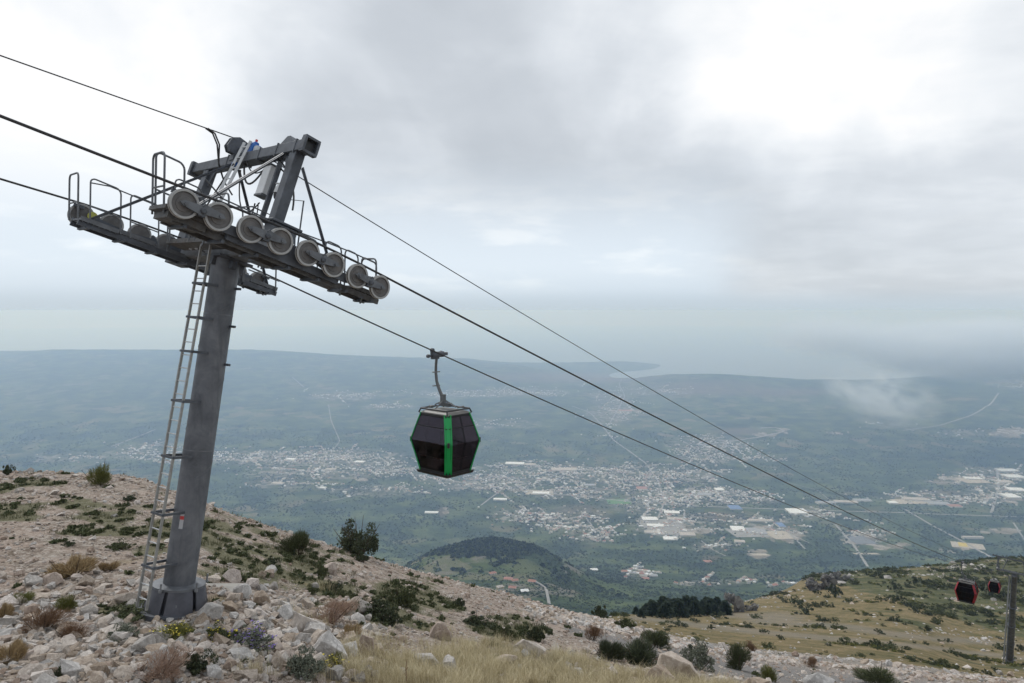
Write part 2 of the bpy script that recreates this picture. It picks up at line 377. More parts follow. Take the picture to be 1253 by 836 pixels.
# ------------------------------------------------------------------ materials
def mat(name):
    m = bpy.data.materials.new(name); m.use_nodes = True; nt = NT(m.node_tree)
    b = nt.n['Principled BSDF']; return m, nt, b
def bump(nt, b, h, strength, dist):
    bp = nt.new('ShaderNodeBump'); nt.put(bp.inputs['Height'], h); bp.inputs['Strength'].default_value = strength; bp.inputs['Distance'].default_value = dist
    nt.l.new(bp.outputs[0], b.inputs['Normal'])
def simple(name, col, rough=.6, metal=0.0, var=.12, scale=6.0, bmp=0.0, bdist=.01, stain=None, spec=.5):
    m, nt, b = mat(name); tcn = nt.new('ShaderNodeTexCoord').outputs['Object']
    n = nt.noise(tcn, scale, 6, .6)
    lo = tuple(max(0, c * (1 - var)) for c in col); hi = tuple(c * (1 + var) for c in col)
    c = nt.mix(nt.mr(n, .3, .7), lo, hi)
    if stain:
        n2 = nt.noise(tcn, scale * .35, 6, .65, .5); c = nt.mix(nt.mr(n2, .52, .7, 0, .6), c, stain)
    nt.put(b.inputs['Base Color'], c); b.inputs['Roughness'].default_value = rough; b.inputs['Metallic'].default_value = metal
    b.inputs['Specular IOR Level'].default_value = spec
    if bmp: bump(nt, b, nt.noise(tcn, scale * 4, 5, .6), bmp, bdist)
    return m
M = {}
M['galv'] = simple('galvanised_steel', (.215, .225, .24), .62, .25, .22, 5, .15, .004, (.12, .125, .135))
M['galv_light'] = simple('aluminium', (.50, .51, .52), .45, .35, .12, 9)
M['dark_steel'] = simple('painted_dark_steel', (.085, .094, .11), .55, .25, .25, 4, .1, .003)
M['grey_steel'] = simple('grey_painted_steel', (.135, .145, .16), .55, .25, .2, 5, .1, .003, (.08, .085, .09))
M['skirt'] = simple('dark_base_steel', (.085, .088, .105), .5, .25, .2, 4, .1, .003)
M['grating'] = simple('walkway_steel', (.10, .10, .10), .7, .2, .3, 8, .1, .003, (.14, .11, .085))
M['ladder'] = simple('ladder_aluminium', (.30, .30, .29), .5, .3, .15, 9)
M['sheave_rim'] = simple('sheave_flange', (.37, .37, .365), .5, .3, .1, 8, 0, .01, (.24, .22, .2))
M['sheave_disc'] = simple('sheave_disc', (.135, .13, .128), .6, .2, .2, 6, 0, .01, (.17, .145, .13))
M['sheave_back'] = simple('sheave_back_disc', (.10, .085, .075), .7, .1, .25, 6)
M['rubber'] = simple('black_rubber', (.02, .02, .02), .8)
M['rope'] = simple('steel_rope', (.045, .046, .05), .55, .4, .3, 40)
M['black'] = simple('black_plastic', (.018, .018, .02), .45)
M['white_box'] = simple('white_enamel', (.62, .63, .64), .4, 0, .06, 3)
M['blue'] = simple('blue_motor_paint', (.02, .12, .42), .4)
M['red_lamp'] = simple('red_plastic', (.5, .02, .02), .35)
M['yellow_grease'] = simple('yellow_cover', (.42, .42, .09), .5)
M['green_paint'] = simple('green_paint', (.0, .33, .075), .33, 0, .05, 2)
M['red_paint'] = simple('red_paint', (.30, .012, .022), .33, 0, .06, 2)
M['cabin_black'] = simple('cabin_frame', (.012, .012, .014), .35)
M['cabin_roof'] = simple('cabin_roof', (.15, .145, .135), .5, .1, .12, 4, 0, .01, (.22, .21, .2))
M['hanger'] = simple('dark_galvanised_hanger', (.12, .125, .13), .5, .4, .15, 8)
M['seat'] = simple('seat_shell', (.11, .028, .022), .6)
M['concrete'] = simple('concrete', (.30, .285, .26), .85, 0, .15, 4, .4, .02, (.22, .2, .17))
M['label'] = simple('sign_white', (.42, .43, .45), .4, 0, .03, 2)
M['label_red'] = simple('sign_red', (.5, .05, .05), .4, 0, .03, 2)
def shaft_mat():
    m, nt, b = mat('tower_shaft_steel'); tcn = nt.new('ShaderNodeTexCoord').outputs['Object']
    n = nt.noise(tcn, 1.6, 7, .65, .4); st = nt.noise(nt.vmath('MULTIPLY', tcn, (5, 5, .6)), 2.0, 6, .6)
    c = nt.ramp(n, [(.32, (.078, .085, .098)), (.5, (.135, .143, .16)), (.68, (.195, .203, .22))])
    c = nt.mix(nt.mr(st, .5, .72, 0, .55), c, (.075, .08, .09))
    speck = nt.noise(tcn, 38, 4, .7); c = nt.mix(nt.mr(speck, .55, .8, 0, .30), c, (.21, .215, .225))
    nt.put(b.inputs['Base Color'], c); b.inputs['Metallic'].default_value = .2; b.inputs['Roughness'].default_value = .6
    bump(nt, b, nt.noise(tcn, 25, 5, .6), .12, .01); return m
M['shaft'] = shaft_mat()
def glass_mat(name='tinted_glass', tint=(.36, .31, .34)):
    m, nt, b = mat(name)
    nt.n.remove(b); out = nt.n['Material Output']
    tr = nt.new('ShaderNodeBsdfTransparent'); tr.inputs[0].default_value = (*tint, 1)
    gl = nt.new('ShaderNodeBsdfGlossy'); gl.inputs['Roughness'].default_value = .04; gl.inputs[0].default_value = (.8, .85, .9, 1)
    fr = nt.new('ShaderNodeFresnel'); fr.inputs[0].default_value = 1.45
    mx = nt.new('ShaderNodeMixShader'); nt.put(mx.inputs[0], nt.math('MULTIPLY', fr.outputs[0], .45)); nt.l.new(tr.outputs[0], mx.inputs[1]); nt.l.new(gl.outputs[0], mx.inputs[2])
    nt.l.new(mx.outputs[0], out.inputs[0]); return m
M['glass'] = glass_mat()
def rock_mat(name, base, dark, light, bs=1.0):
    m, nt, b = mat(name); t = nt.new('ShaderNodeTexCoord').outputs['Object']; oi = nt.new('ShaderNodeObjectInfo').outputs['Random']
    n = nt.noise(t, 3.2 * bs, 7, .6, .4); n2 = nt.noise(t, 11 * bs, 6, .65); n3 = nt.voro(t, 6 * bs, 'DISTANCE_TO_EDGE')
    c = nt.mix(nt.mr(n, .3, .7), dark, base); c = nt.mix(nt.mr(n2, .5, .72, 0, .8), c, light)
    c = nt.mix(nt.mr(n3, .03, 0, 0, .35), c, tuple(q * .45 for q in dark))
    hs = nt.new('ShaderNodeHueSaturation'); nt.put(hs.inputs['Value'], nt.mr(oi, 0, 1, .68, 1.22, False)); nt.put(hs.inputs['Saturation'], nt.mr(oi, 0, 1, 1.35, .55, False)); nt.put(hs.inputs['Color'], c)
    nt.put(b.inputs['Base Color'], hs.outputs[0]); b.inputs['Roughness'].default_value = .9; b.inputs['Specular IOR Level'].default_value = .2
    bump(nt, b, nt.math('ADD', n2, nt.math('MULTIPLY', n, 1.5)), .7, .04 / bs); return m
M['rock_pale'] = rock_mat('pale_limestone', (.54, .465, .395), (.35, .29, .24), (.68, .62, .55))
M['rock_pink'] = rock_mat('pinkish_limestone', (.50, .415, .355), (.33, .265, .225), (.62, .545, .48))
M['rock_grey'] = rock_mat('grey_limestone', (.50, .47, .44), (.30, .28, .26), (.66, .635, .60))
M['cliff'] = rock_mat('weathered_cliff_rock', (.20, .185, .165), (.085, .08, .075), (.33, .31, .285), .12)
def leaf_mat(name, a, b_, c_, transl=.25):
    m, nt, b = mat(name); t = nt.new('ShaderNodeTexCoord').outputs['Object']; g = nt.new('ShaderNodeNewGeometry')
    ri = g.outputs['Random Per Island']; n = nt.noise(t, 4.0, 4, .6)
    c = nt.mix(ri, a, b_); c = nt.mix(nt.mr(n, .5, .7, 0, .8), c, c_)
    nt.put(b.inputs['Base Color'], c); b.inputs['Roughness'].default_value = .75; b.inputs['Specular IOR Level'].default_value = .25
    return m
M['leaf_green'] = leaf_mat('shrub_leaves', (.05, .062, .030), (.12, .135, .062), (.085, .098, .045))
M['leaf_dark'] = leaf_mat('dark_shrub_leaves', (.032, .042, .024), (.085, .10, .052), (.058, .068, .038))
M['leaf_yellow'] = leaf_mat('yellow_green_leaves', (.10, .115, .03), (.19, .19, .055), (.13, .14, .045))
M['leaf_grey'] = leaf_mat('grey_green_leaves', (.10, .115, .085), (.20, .215, .165), (.14, .155, .115))
M['leaf_brown'] = leaf_mat('rust_brown_twigs', (.13, .075, .045), (.27, .17, .10), (.19, .115, .07))
M['leaf_tan'] = leaf_mat('dry_tan_stems', (.26, .18, .095), (.42, .32, .18), (.33, .24, .13))
M['leaf_pink'] = leaf_mat('reddish_dry_stems', (.24, .155, .115), (.38, .27, .20), (.31, .21, .16))
M['dry_grass'] = leaf_mat('dry_golden_grass', (.36, .30, .18), (.70, .62, .42), (.27, .26, .14))
M['green_grass'] = leaf_mat('short_green_grass', (.055, .062, .03), (.125, .13, .062), (.12, .11, .06))
M['petal_yellow'] = simple('yellow_petals', (.62, .50, .02), .6)
M['petal_purple'] = simple('purple_petals', (.13, .075, .33), .6)
M['stem'] = simple('woody_stem', (.085, .06, .042), .85)
M['far_tree'] = leaf_mat('valley_tree_crowns', (.034, .050, .026), (.062, .086, .038), (.08, .10, .045))
M['pine'] = leaf_mat('pine_needles', (.010, .020, .012), (.028, .045, .024), (.018, .03, .018))
# ------------------------------------------------------------------ the land sheet
def ring_radii():
    r = [.6]
    while r[-1] < 26000:
        q = r[-1]; k = .030 if q < 4 else (.0125 if q < 700 else (.016 if q < 3000 else .0115)); r.append(q * (1 + k))
    return np.array(r)
RR = ring_radii()
uu = np.linspace(math.tan(R(-38.5)), math.tan(R(38.5)), 500); az_in = np.arctan(uu)
az_l = np.linspace(-math.pi, R(-38.5), 62)[:-1]; az_r = np.linspace(R(38.5), math.pi, 62)[1:-1]
AZ = np.concatenate([az_l, az_in, az_r]); na, nr = len(AZ), len(RR)
GX = np.outer(RR, np.sin(AZ)); GY = np.outer(RR, np.cos(AZ)); GZ = height(GX, GY)
verts = np.stack([GX, GY, GZ], -1).reshape(-1, 3)
ii, jj = np.meshgrid(np.arange(nr - 1), np.arange(na), indexing='ij'); j2 = (jj + 1) % na
faces = np.stack([ii * na + jj, ii * na + j2, (ii + 1) * na + j2, (ii + 1) * na + jj], -1).reshape(-1, 4)[:, ::-1]
cen = len(verts); verts = np.vstack([verts, [[0, 0, -1.7]]])
Xf, Yf = verts[:, 0], verts[:, 1]; Rf = np.hypot(Xf, Yf); Ys = np.where(Yf > .2, Yf, .2)
PXf = CX + F * Xf / Ys; PYf = EYE - F * verts[:, 2] / Ys                   # bearing columns, used only to lay out ground cover
def blob(px, py, sx, sy, cx, cy, n=None):
    d = ((px - cx) / sx) ** 2 + ((py - cy) / sy) ** 2
    return np.clip(1.25 - d, 0, 1)
nA = fbm(Xf / 2.2, Yf / 2.2, 4); nB = fbm(Xf / 9, Yf / 9, 4); nC = fbm(Xf / 60, Yf / 60, 5); nD = fbm(Xf / 420, Yf / 420, 5)
NEARM = (Rf < 56) & (Yf > 0)
def cover(px, py, X, Y, r):
    """ground cover amounts by place: green herbs, rubble, dry grass, gravel track, scrub"""
    n1 = fbm(X / 1.7 + 9, Y / 1.7, 4); n2 = fbm(X / 26 + 4, Y / 26, 4); near = (r < 56)
    g = np.zeros_like(X)
    for b in ((60, 625, 150, 17), (20, 595, 60, 12), (140, 645, 120, 14), (245, 650, 110, 26), (320, 690, 100, 36), (400, 715, 70, 40), (500, 740, 80, 40), (620, 770, 60, 24), (170, 672, 60, 10), (150, 745, 50, 10), (210, 770, 60, 14)):
        g = np.maximum(g, blob(px, py, b[2], b[3], b[0], b[1]))
    g = np.clip(g * 1.25 + n1 * 1.5 - .50, 0, 1) * near
    dry = np.zeros_like(X)
    for b in ((560, 828, 165, 48), (700, 828, 90, 40), (460, 806, 50, 26), (820, 840, 130, 22), (640, 800, 80, 22)):
        dry = np.maximum(dry, blob(px, py, b[2], b[3], b[0], b[1]))
    dry = np.clip(dry * 1.5 + n1 * 1.7 - .35, 0, 1) * (r < 22)
    # gravel track passing on the right and its rubble verge
    yy = np.interp(px, [700, 760, 820, 900, 1000, 1120, 1253, 1500], [770, 786, 800, 818, 832, 846, 860, 880])
    track = np.clip(1.4 - np.abs(py - yy) / np.interp(px, [700, 800, 1000, 1253], [7, 14, 17, 20]), 0, 1) * (px > 690) * (r < 60) * (r > 15)
    yb = np.interp(px, [640, 760, 860, 960, 1100, 1253, 1500], [748, 771, 790, 803, 817, 828, 845])
    verge = np.clip(1.5 - np.abs(py - yb + n1 * 4) / 7, 0, 1) * (px > 640) * (r < 75)
    # hillside beyond
    hill = (r >= 50) & (r < 700)
    tan = np.clip(1.45 - np.maximum(0, (np.interp(px, [700, 800, 930, 1020, 1100, 1180, 1253], [742, 742, 715, 722, 745, 768, 792]) - py) / 10) + n2 * .8, 0, 1) * hill
    tr2 = np.zeros_like(X)
    for (xs, ys, wd) in (([900, 930, 960, 1040, 1120, 1253], [752, 755, 763, 768, 779, 790], 4), ([780, 860, 960, 1060, 1160, 1253], [757, 766, 776, 784, 795, 806], 3)):
        tr2 = np.maximum(tr2, np.clip(1.3 - np.abs(py - np.interp(px, xs, ys) + n2 * 3) / wd, 0, 1) * (px > xs[0] - 10) * hill)
    tr2 = np.maximum(tr2, blob(px, py, 42, 9, 945, 757) * hill)
    scrub = np.clip((1 - tan) + .1 + n2 * 1.2, 0, 1) * hill
    return g, dry, track, verge, tan, tr2, scrub
a_g, a_dry, a_track, a_verge, a_tan, a_tr2, a_scrub = cover(PXf, PYf, Xf, Yf, Rf)
front = Yf > 1
land_me = np_mesh('mountain_ground', verts, faces, smooth=True)
cap = [(j, (j + 1) % na, cen) for j in range(na)]
bm = bmesh.new(); bm.from_mesh(land_me); bm.verts.ensure_lookup_table()
for a_, b_, c_ in cap:
    f_ = bm.faces.new((bm.verts[b_], bm.verts[a_], bm.verts[c_])) if True else None
    f_.smooth = True
bm.to_mesh(land_me); bm.free()
for nm, ar in (('green', a_g), ('dry', a_dry), ('track', a_track), ('verge', a_verge), ('tan', a_tan), ('path', a_tr2), ('scrub', a_scrub)):
    set_attr(land_me, nm, ar * front)
set_attr(land_me, 'dist', Rf)
# built-up ground on the valley floor, and open patches
TOWN = [ # frame x, y, half-size x, y, houses, weight
 (640, 573, 60, 6, 70), (560, 580, 60, 10, 90), (610, 590, 80, 10, 150), (690, 580, 70, 10, 160), (780, 582, 60, 12, 150), (840, 582, 50, 8, 80), (700, 603, 60, 6, 110),
 (800, 612, 50, 14, 160), (860, 605, 60, 7, 110), (820, 640, 45, 14, 130), (900, 612, 50, 5, 60), (930, 645, 50, 12, 60), (690, 640, 45, 14, 110), (640, 630, 40, 8, 60),
 (720, 655, 26, 8, 50), (330, 562, 90, 8, 170), (410, 560, 70, 9, 200), (260, 560, 70, 8, 110), (380, 578, 80, 8, 100), (180, 553, 60, 10, 70), (350, 592, 40, 5, 40), (450, 575, 50, 9, 110),
 (470, 600, 60, 6, 50), (420, 485, 40, 5, 50), (480, 498, 30, 3, 25), (560, 482, 60, 4, 60), (640, 480, 50, 4, 50), (745, 500, 25, 22, 110), (800, 478, 40, 5, 30),
 (870, 545, 50, 9, 110), (860, 560, 40, 8, 60), (930, 562, 30, 4, 25), (1110, 608, 50, 5, 45), (1160, 612, 60, 5, 50), (1215, 600, 35, 14, 70), (1230, 582, 30, 8, 70), (1180, 585, 25, 6, 25),
 (1000, 630, 40, 5, 30), (1060, 655, 30, 6, 20), (875, 668, 30, 6, 20), (1190, 530, 40, 4, 12), (1160, 455, 60, 6, 40), (1080, 520, 30, 4, 6), (780, 703, 16, 6, 26), (870, 714, 40, 3, 16), (960, 717, 30, 3, 10), (590, 520, 60, 5, 20), (90, 560, 60, 6, 25), (1240, 470, 30, 5, 20)]
built = np.zeros(len(verts))
vf = (Rf > 1300) & (Yf > 0)
for (cx, cy, sx, sy, n) in TOWN:
    built[vf] = np.maximum(built[vf], blob(PXf[vf], PYf[vf], sx * 1.25, sy * 1.5, cx, cy) * min(1, .5 + n / (sx * sy) * 1.6))
built = np.clip(built * .9 + nD * .5 * (built > .05), 0, 1)
bare = np.zeros(len(verts)); brown = np.zeros(len(verts))
for (cx, cy, sx, sy) in ((965, 655, 26, 10), (935, 650, 20, 8), (850, 650, 25, 5), (930, 678, 16, 7), (1055, 660, 26, 9), (1090, 668, 30, 5), (1170, 672, 20, 5), (1120, 612, 30, 3), (1190, 585, 18, 5), (1160, 588, 25, 6), (640, 600, 20, 3), (960, 527, 12, 3), (935, 532, 26, 2.5), (545, 625, 5, 5), (600, 598, 25, 2.5), (1230, 650, 30, 4), (1235, 530, 25, 8), (1020, 530, 20, 1.5), (1240, 612, 16, 4), (440, 586, 14, 3), (765, 503, 22, 3)):
    bare[vf] = np.maximum(bare[vf], blob(PXf[vf], PYf[vf], sx, sy, cx, cy))
for (cx, cy, sx, sy) in ((905, 528, 40, 5), (700, 462, 130, 7), (870, 475, 80, 10), (1150, 603, 28, 4), (540, 627, 6, 6), (880, 632, 30, 6), (710, 628, 40, 10), (960, 480, 60, 6), (870, 683, 14, 4)):
    brown[vf] = np.maximum(brown[vf], blob(PXf[vf], PYf[vf], sx, sy, cx, cy))
nE = fbm(Xf / 75, Yf / 75, 4); bare = np.clip(bare * .9 + (nE * 1.5 + nD * .4) * (bare > .02), 0, 1); brown = np.clip(brown + nD * .6 * (brown > .02), 0, 1)
set_attr(land_me, 'built', built); set_attr(land_me, 'bare', bare); set_attr(land_me, 'brown', brown)
slope_rock = np.clip(blob(PXf, PYf, 60, 20, 560, 692) * ((Rf > 1400) & (Rf < 2150)) * .35 + blob(PXf, PYf, 40, 14, 720, 690) * ((Rf > 1600) & (Rf < 2600)) * .8, 0, 1)
slope_rock = np.maximum(slope_rock, blob(PXf, PYf, 120, 10, 640, 722) * ((Rf > 900) & (Rf < 1800)) * .6)
set_attr(land_me, 'stony', np.clip(slope_rock + nC * .8 * (slope_rock > 0), 0, 1) * (Yf > 0))

def land_mat():
    m, nt, b = mat('mountain_land'); g = nt.new('ShaderNodeNewGeometry'); P = g.outputs['Position']
    def A(n): return nt.new('ShaderNodeAttribute', attribute_name=n).outputs['Fac']
    dist = A('dist')
    # --- near rubble and scree
    v1 = nt.voro(P, 13, out=1); v2 = nt.voro(P, 5.0, out=1); e1 = nt.voro(P, 13, 'DISTANCE_TO_EDGE'); e2 = nt.voro(P, 5.0, 'DISTANCE_TO_EDGE')
    n1 = nt.noise(P, 1.1, 6, .6, .3); n2 = nt.noise(P, 7, 6, .6); n3 = nt.noise(P, 40, 4, .6)
    sx = nt.new('ShaderNodeSeparateColor'); nt.put(sx.inputs[0], v1); sx2 = nt.new('ShaderNodeSeparateColor'); nt.put(sx2.inputs[0], v2)
    peb = nt.ramp(sx.outputs[0], [(0, (.13, .105, .085)), (.35, (.24, .195, .16)), (.7, (.37, .32, .27)), (1, (.56, .51, .455))])
    peb2 = nt.ramp(sx2.outputs[0], [(0, (.15, .12, .095)), (.5, (.28, .235, .195)), (1, (.48, .435, .385))])
    soil = nt.mix(nt.mr(n1, .35, .65), (.28, .21, .17), (.42, .33, .275))
    near = nt.mix(nt.mr(n2, .42, .58), peb, peb2); near = nt.mix(nt.mr(n1, .38, .66, .05, .6), near, soil)
    near = nt.mix(nt.mr(e1, .04, 0, 0, .45), near, (.07, .055, .042))
    grav = nt.mix(nt.mr(n3, .35, .7), (.15, .145, .14), (.27, .26, .25)); near = nt.mix(nt.math('MULTIPLY', A('track'), .9), near, grav)
    gr = nt.mix(nt.mr(n3, .3, .7), (.075, .082, .04), (.17, .165, .09)); near = nt.mix(nt.mr(nt.math('ADD', A('green'), nt.math('MULTIPLY', nt.math('SUBTRACT', n2, .5), .9)), .25, .75, 0, .8), near, gr)
    dr = nt.mix(nt.mr(n3, .3, .7), (.17, .135, .07), (.30, .25, .14)); near = nt.mix(nt.math('MULTIPLY', A('dry'), .75), near, dr)
    # --- hillside at 50..700 m
    h1 = nt.noise(P, .14, 7, .65, .4); h2 = nt.noise(P, .9, 6, .65); h3 = nt.noise(P, .045, 5, .6)
    tanc = nt.ramp(h1, [(.3, (.085, .09, .042)), (.42, (.155, .13, .065)), (.58, (.25, .19, .105)), (.75, (.15, .14, .07))])
    tanc = nt.mix(nt.mr(h2, .50, .66, 0, .85), tanc, (.075, .085, .038))
    tanc = nt.mix(nt.mr(nt.noise(P, .55, 6, .7), .64, .72, 0, .7), tanc, (.30, .28, .25))
    scr = nt.ramp(h1, [(.3, (.055, .065, .032)), (.52, (.10, .105, .05)), (.66, (.18, .16, .09)), (.8, (.29, .27, .22))])
    scr = nt.mix(nt.mr(h2, .5, .68, 0, .8), scr, (.028, .038, .02))
    scr = nt.mix(nt.mr(nt.noise(P, .4, 7, .7), .60, .68, 0, .8), scr, (.26, .25, .235))
    hill = nt.mix(nt.mr(A('scrub'), .35, .75), tanc, scr)
    hill = nt.mix(nt.math('MULTIPLY', A('path'), .55), hill, nt.mix(h2, (.17, .15, .125), (.32, .29, .25)))
    rub = nt.mix(nt.mr(nt.noise(P, 3, 5, .7), .35, .65), (.14, .12, .10), (.40, .37, .34))
    hill = nt.mix(nt.math('MULTIPLY', A('verge'), .9), hill, rub); near = nt.mix(nt.math('MULTIPLY', A('verge'), .8), near, rub)
    # --- wooded lower slopes and valley
    f1 = nt.noise(P, .0045, 8, .6, .3); f2 = nt.noise(P, .03, 6, .7); f3 = nt.noise(P, .0011, 5, .55)
    vz = nt.vmath('MULTIPLY', P, (1, 1, 0))
    vor = nt.new('ShaderNodeTexVoronoi', feature='F1'); nt.put(vor.inputs['Vector'], vz); vor.inputs['Scale'].default_value = .0075; fld = nt.new('ShaderNodeSeparateColor'); nt.put(fld.inputs[0], vor.outputs[1])
    wood = nt.ramp(f1, [(.32, (.020, .034, .015)), (.47, (.042, .066, .025)), (.6, (.085, .115, .04)), (.72, (.15, .17, .07))])
    wood = nt.mix(nt.mr(f2, .5, .7, 0, .55), wood, (.09, .115, .052)); wood = nt.mix(nt.mr(f2, .45, .3, 0, .6), wood, (.015, .028, .016))
    fields = nt.math('MULTIPLY', nt.mr(fld.outputs[1], .62, .68), nt.mr(f3, .44, .56)); 
    wood = nt.mix(nt.math('MULTIPLY', fields, .8), wood, nt.ramp(fld.outputs[0], [(0, (.075, .10, .045)), (.5, (.12, .135, .065)), (1, (.19, .165, .105))]))
    st = nt.mix(h1, (.10, .09, .065), (.27, .25, .21)); wood = nt.mix(nt.mr(nt.math('ADD', A('stony'), nt.math('MULTIPLY', nt.math('SUBTRACT', f2, .5), 1.2)), .3, .7, 0, .85), wood, st)
    wood = nt.mix(nt.math('MULTIPLY', A('brown'), .55), wood, nt.mix(f2, (.13, .095, .075), (.20, .15, .12)))
    bvor = nt.new('ShaderNodeTexVoronoi', feature='F1'); nt.put(bvor.inputs['Vector'], vz); bvor.inputs['Scale'].default_value = .022; bs = nt.new('ShaderNodeSeparateColor'); nt.put(bs.inputs[0], bvor.outputs[1])
    btc = nt.ramp(bs.outputs[0], [(0, (.05, .07, .035)), (.4, (.10, .11, .065)), (.7, (.20, .185, .16)), (1, (.34, .33, .31))])
    wood = nt.mix(nt.mr(nt.math('MULTIPLY', A('built'), nt.mr(f2, .3, .58, .25, 1)), .10, .7, 0, .85), wood, btc)
    wood = nt.mix(nt.mr(nt.math('ADD', A('bare'), nt.math('MULTIPLY', nt.math('SUBTRACT', f2, .5), .8)), .3, .7, 0, .9), wood, nt.ramp(bs.outputs[1], [(0, (.14, .13, .10)), (.5, (.26, .23, .19)), (1, (.42, .39, .35))]))
    c = nt.mix(nt.mr(dist, 46, 58), near, hill); c = nt.mix(nt.mr(dist, 560, 760), c, wood)
    nt.put(b.inputs['Base Color'], c); b.inputs['Roughness'].default_value = .95; b.inputs['Specular IOR Level'].default_value = .12
    # relief
    hn = nt.math('MULTIPLY', nt.math('ADD', nt.math('MULTIPLY', nt.mr(e1, 0, .25), .6), nt.math('MULTIPLY', nt.mr(e2, 0, .3), .9)), nt.mr(dist, 60, 25, 0, 1))
    bp1 = nt.new('ShaderNodeBump'); nt.put(bp1.inputs['Height'], nt.math('ADD', hn, n3)); bp1.inputs['Strength'].default_value = .8; bp1.inputs['Distance'].default_value = .035
    bp2 = nt.new('ShaderNodeBump'); nt.put(bp2.inputs['Height'], h2); nt.put(bp2.inputs['Strength'], nt.mr(dist, 40, 70, 0, .8)); bp2.inputs['Distance'].default_value = .9; nt.l.new(bp1.outputs[0], bp2.inputs['Normal'])
    bp3 = nt.new('ShaderNodeBump'); nt.put(bp3.inputs['Height'], f2); nt.put(bp3.inputs['Strength'], nt.mr(dist, 600, 900, 0, .9)); bp3.inputs['Distance'].default_value = 14; nt.l.new(bp2.outputs[0], bp3.inputs['Normal'])
    nt.l.new(bp3.outputs[0], b.inputs['Normal']); return m
M['land'] = land_mat()
land = link('mountain_ground', land_me, M['land']); tag(land, kind='structure')

# sea
sv, sf = [], []
angs = np.linspace(R(-70), R(70), 60); rad = np.geomspace(9500, 60000, 60)
SX = np.outer(rad, np.sin(angs)); SY = np.outer(rad, np.cos(angs)); na2 = len(angs)
i2, j2_ = np.meshgrid(np.arange(59), np.arange(59), indexing='ij')
sea_me = np_mesh('sea', np.stack([SX, SY, np.full_like(SX, -1300.0)], -1).reshape(-1, 3), np.stack([i2 * na2 + j2_, (i2 + 1) * na2 + j2_, (i2 + 1) * na2 + j2_ + 1, i2 * na2 + j2_ + 1], -1).reshape(-1, 4))
m, nt, b = mat('sea_water'); b.inputs['Base Color'].default_value = (.03, .07, .10, 1); b.inputs['Roughness'].default_value = .28
bump(nt, b, nt.noise(nt.new('ShaderNodeNewGeometry').outputs['Position'], .02, 4), .3, 4)
tag(link('sea', sea_me, m), kind='structure')

# haze box: real air between the camera and the horizon
hz = MB(); hz.box((0, 15000, (8 - 1503) / 2), (150000, 104000, 1511)); 
m = bpy.data.materials.new('haze_air'); m.use_nodes = True; nt = NT(m.node_tree); nt.n.remove(nt.n['Principled BSDF'])
pv = nt.new('ShaderNodeVolumePrincipled'); pv.inputs['Color'].default_value = (.50, .71, 1.12, 1); pv.inputs['Absorption Color'].default_value = (.80, .90, 1.0, 1); pv.inputs['Density'].default_value = HAZE if 'HAZE' in globals() else 9.0e-5; pv.inputs['Anisotropy'].default_value = .35
nt.l.new(pv.outputs[0], nt.n['Material Output'].inputs['Volume'])
haze = hz.build('haze', m); tag(haze, 'pale blue haze filling the air over the valley', 'haze', kind='stuff')
# ------------------------------------------------------------------ ropeway geometry
TH = math.atan(.884); AX = Vector((math.sin(TH), math.cos(TH), 0)); CR = Vector((math.cos(TH), -math.sin(TH), 0))
K = math.sqrt(1 + .884 ** 2)
def near_pt(Y): return -15.5 + .884 * Y
def far_pt(Y): return -22.2 + .884 * Y
def mid_pt(Y): return -18.85 + .884 * Y
def rope_near(Y):
    s = (Y - 14.45) * K
    return .72 - .381 * s + .00029 * s * s
def rope_far(Y):
    s = (Y - 18.18) * K
    return .66 - .379 * s + .00028 * s * s
def rope_mid(Y):
    s = (Y - 15.4) * K
    return 3.05 - .388 * s + .0003 * s * s
def T_(origin, phi, tilt=0.04):
    """crosshead frame: x downhill along the rope, y towards the far line, z away from the rope plane"""
    r = Vector((AX.x * math.cos(phi), AX.y * math.cos(phi), -math.sin(phi)))
    y = (-CR + Vector((0, 0, tilt))).normalized(); n = r.cross(y).normalized(); y = n.cross(r)
    m = Matrix((r, y, n)).transposed().to_4x4(); m.translation = origin; return m

def sheave_meshes(n=36):
    d = MB(); d.lathe([(0, .026), (.055, .026), (.060, .020), (.130, .016), (.136, .006), (.198, .006), (.206, .022), (.212, .022), (.212, -.028), (0, -.028)], n, 'y')
    for k in range(3):
        a = 2 * math.pi * k / 3 + .4; d.lathe([(.012, 0), (.012, .008), (0, .008)], 8, 'y', (.12 * math.cos(a), -.018, .12 * math.sin(a)), Matrix.Scale(-1, 3, (0, 1, 0)))
    rim = MB(); rim.lathe([(.208, -.038), (.243, -.040), (.250, -.032), (.236, -.014), (.236, .014), (.250, .032), (.243, .040), (.208, .038), (.208, -.038)], n, 'y')
    ty = MB(); ty.lathe([(.224, -.013), (.239, -.013), (.239, .013), (.224, .013), (.224, -.013)], n, 'y')
    # mirrored so the dished face looks outwards
    for q in (d,): q.v = [(v[0], -v[1], v[2]) for v in q.v]
    return d.mesh('sheave', M['sheave_disc'], True), rim.mesh('rim', M['sheave_rim'], True), ty.mesh('tyre', M['rubber'], True)
SH = sheave_meshes(36)

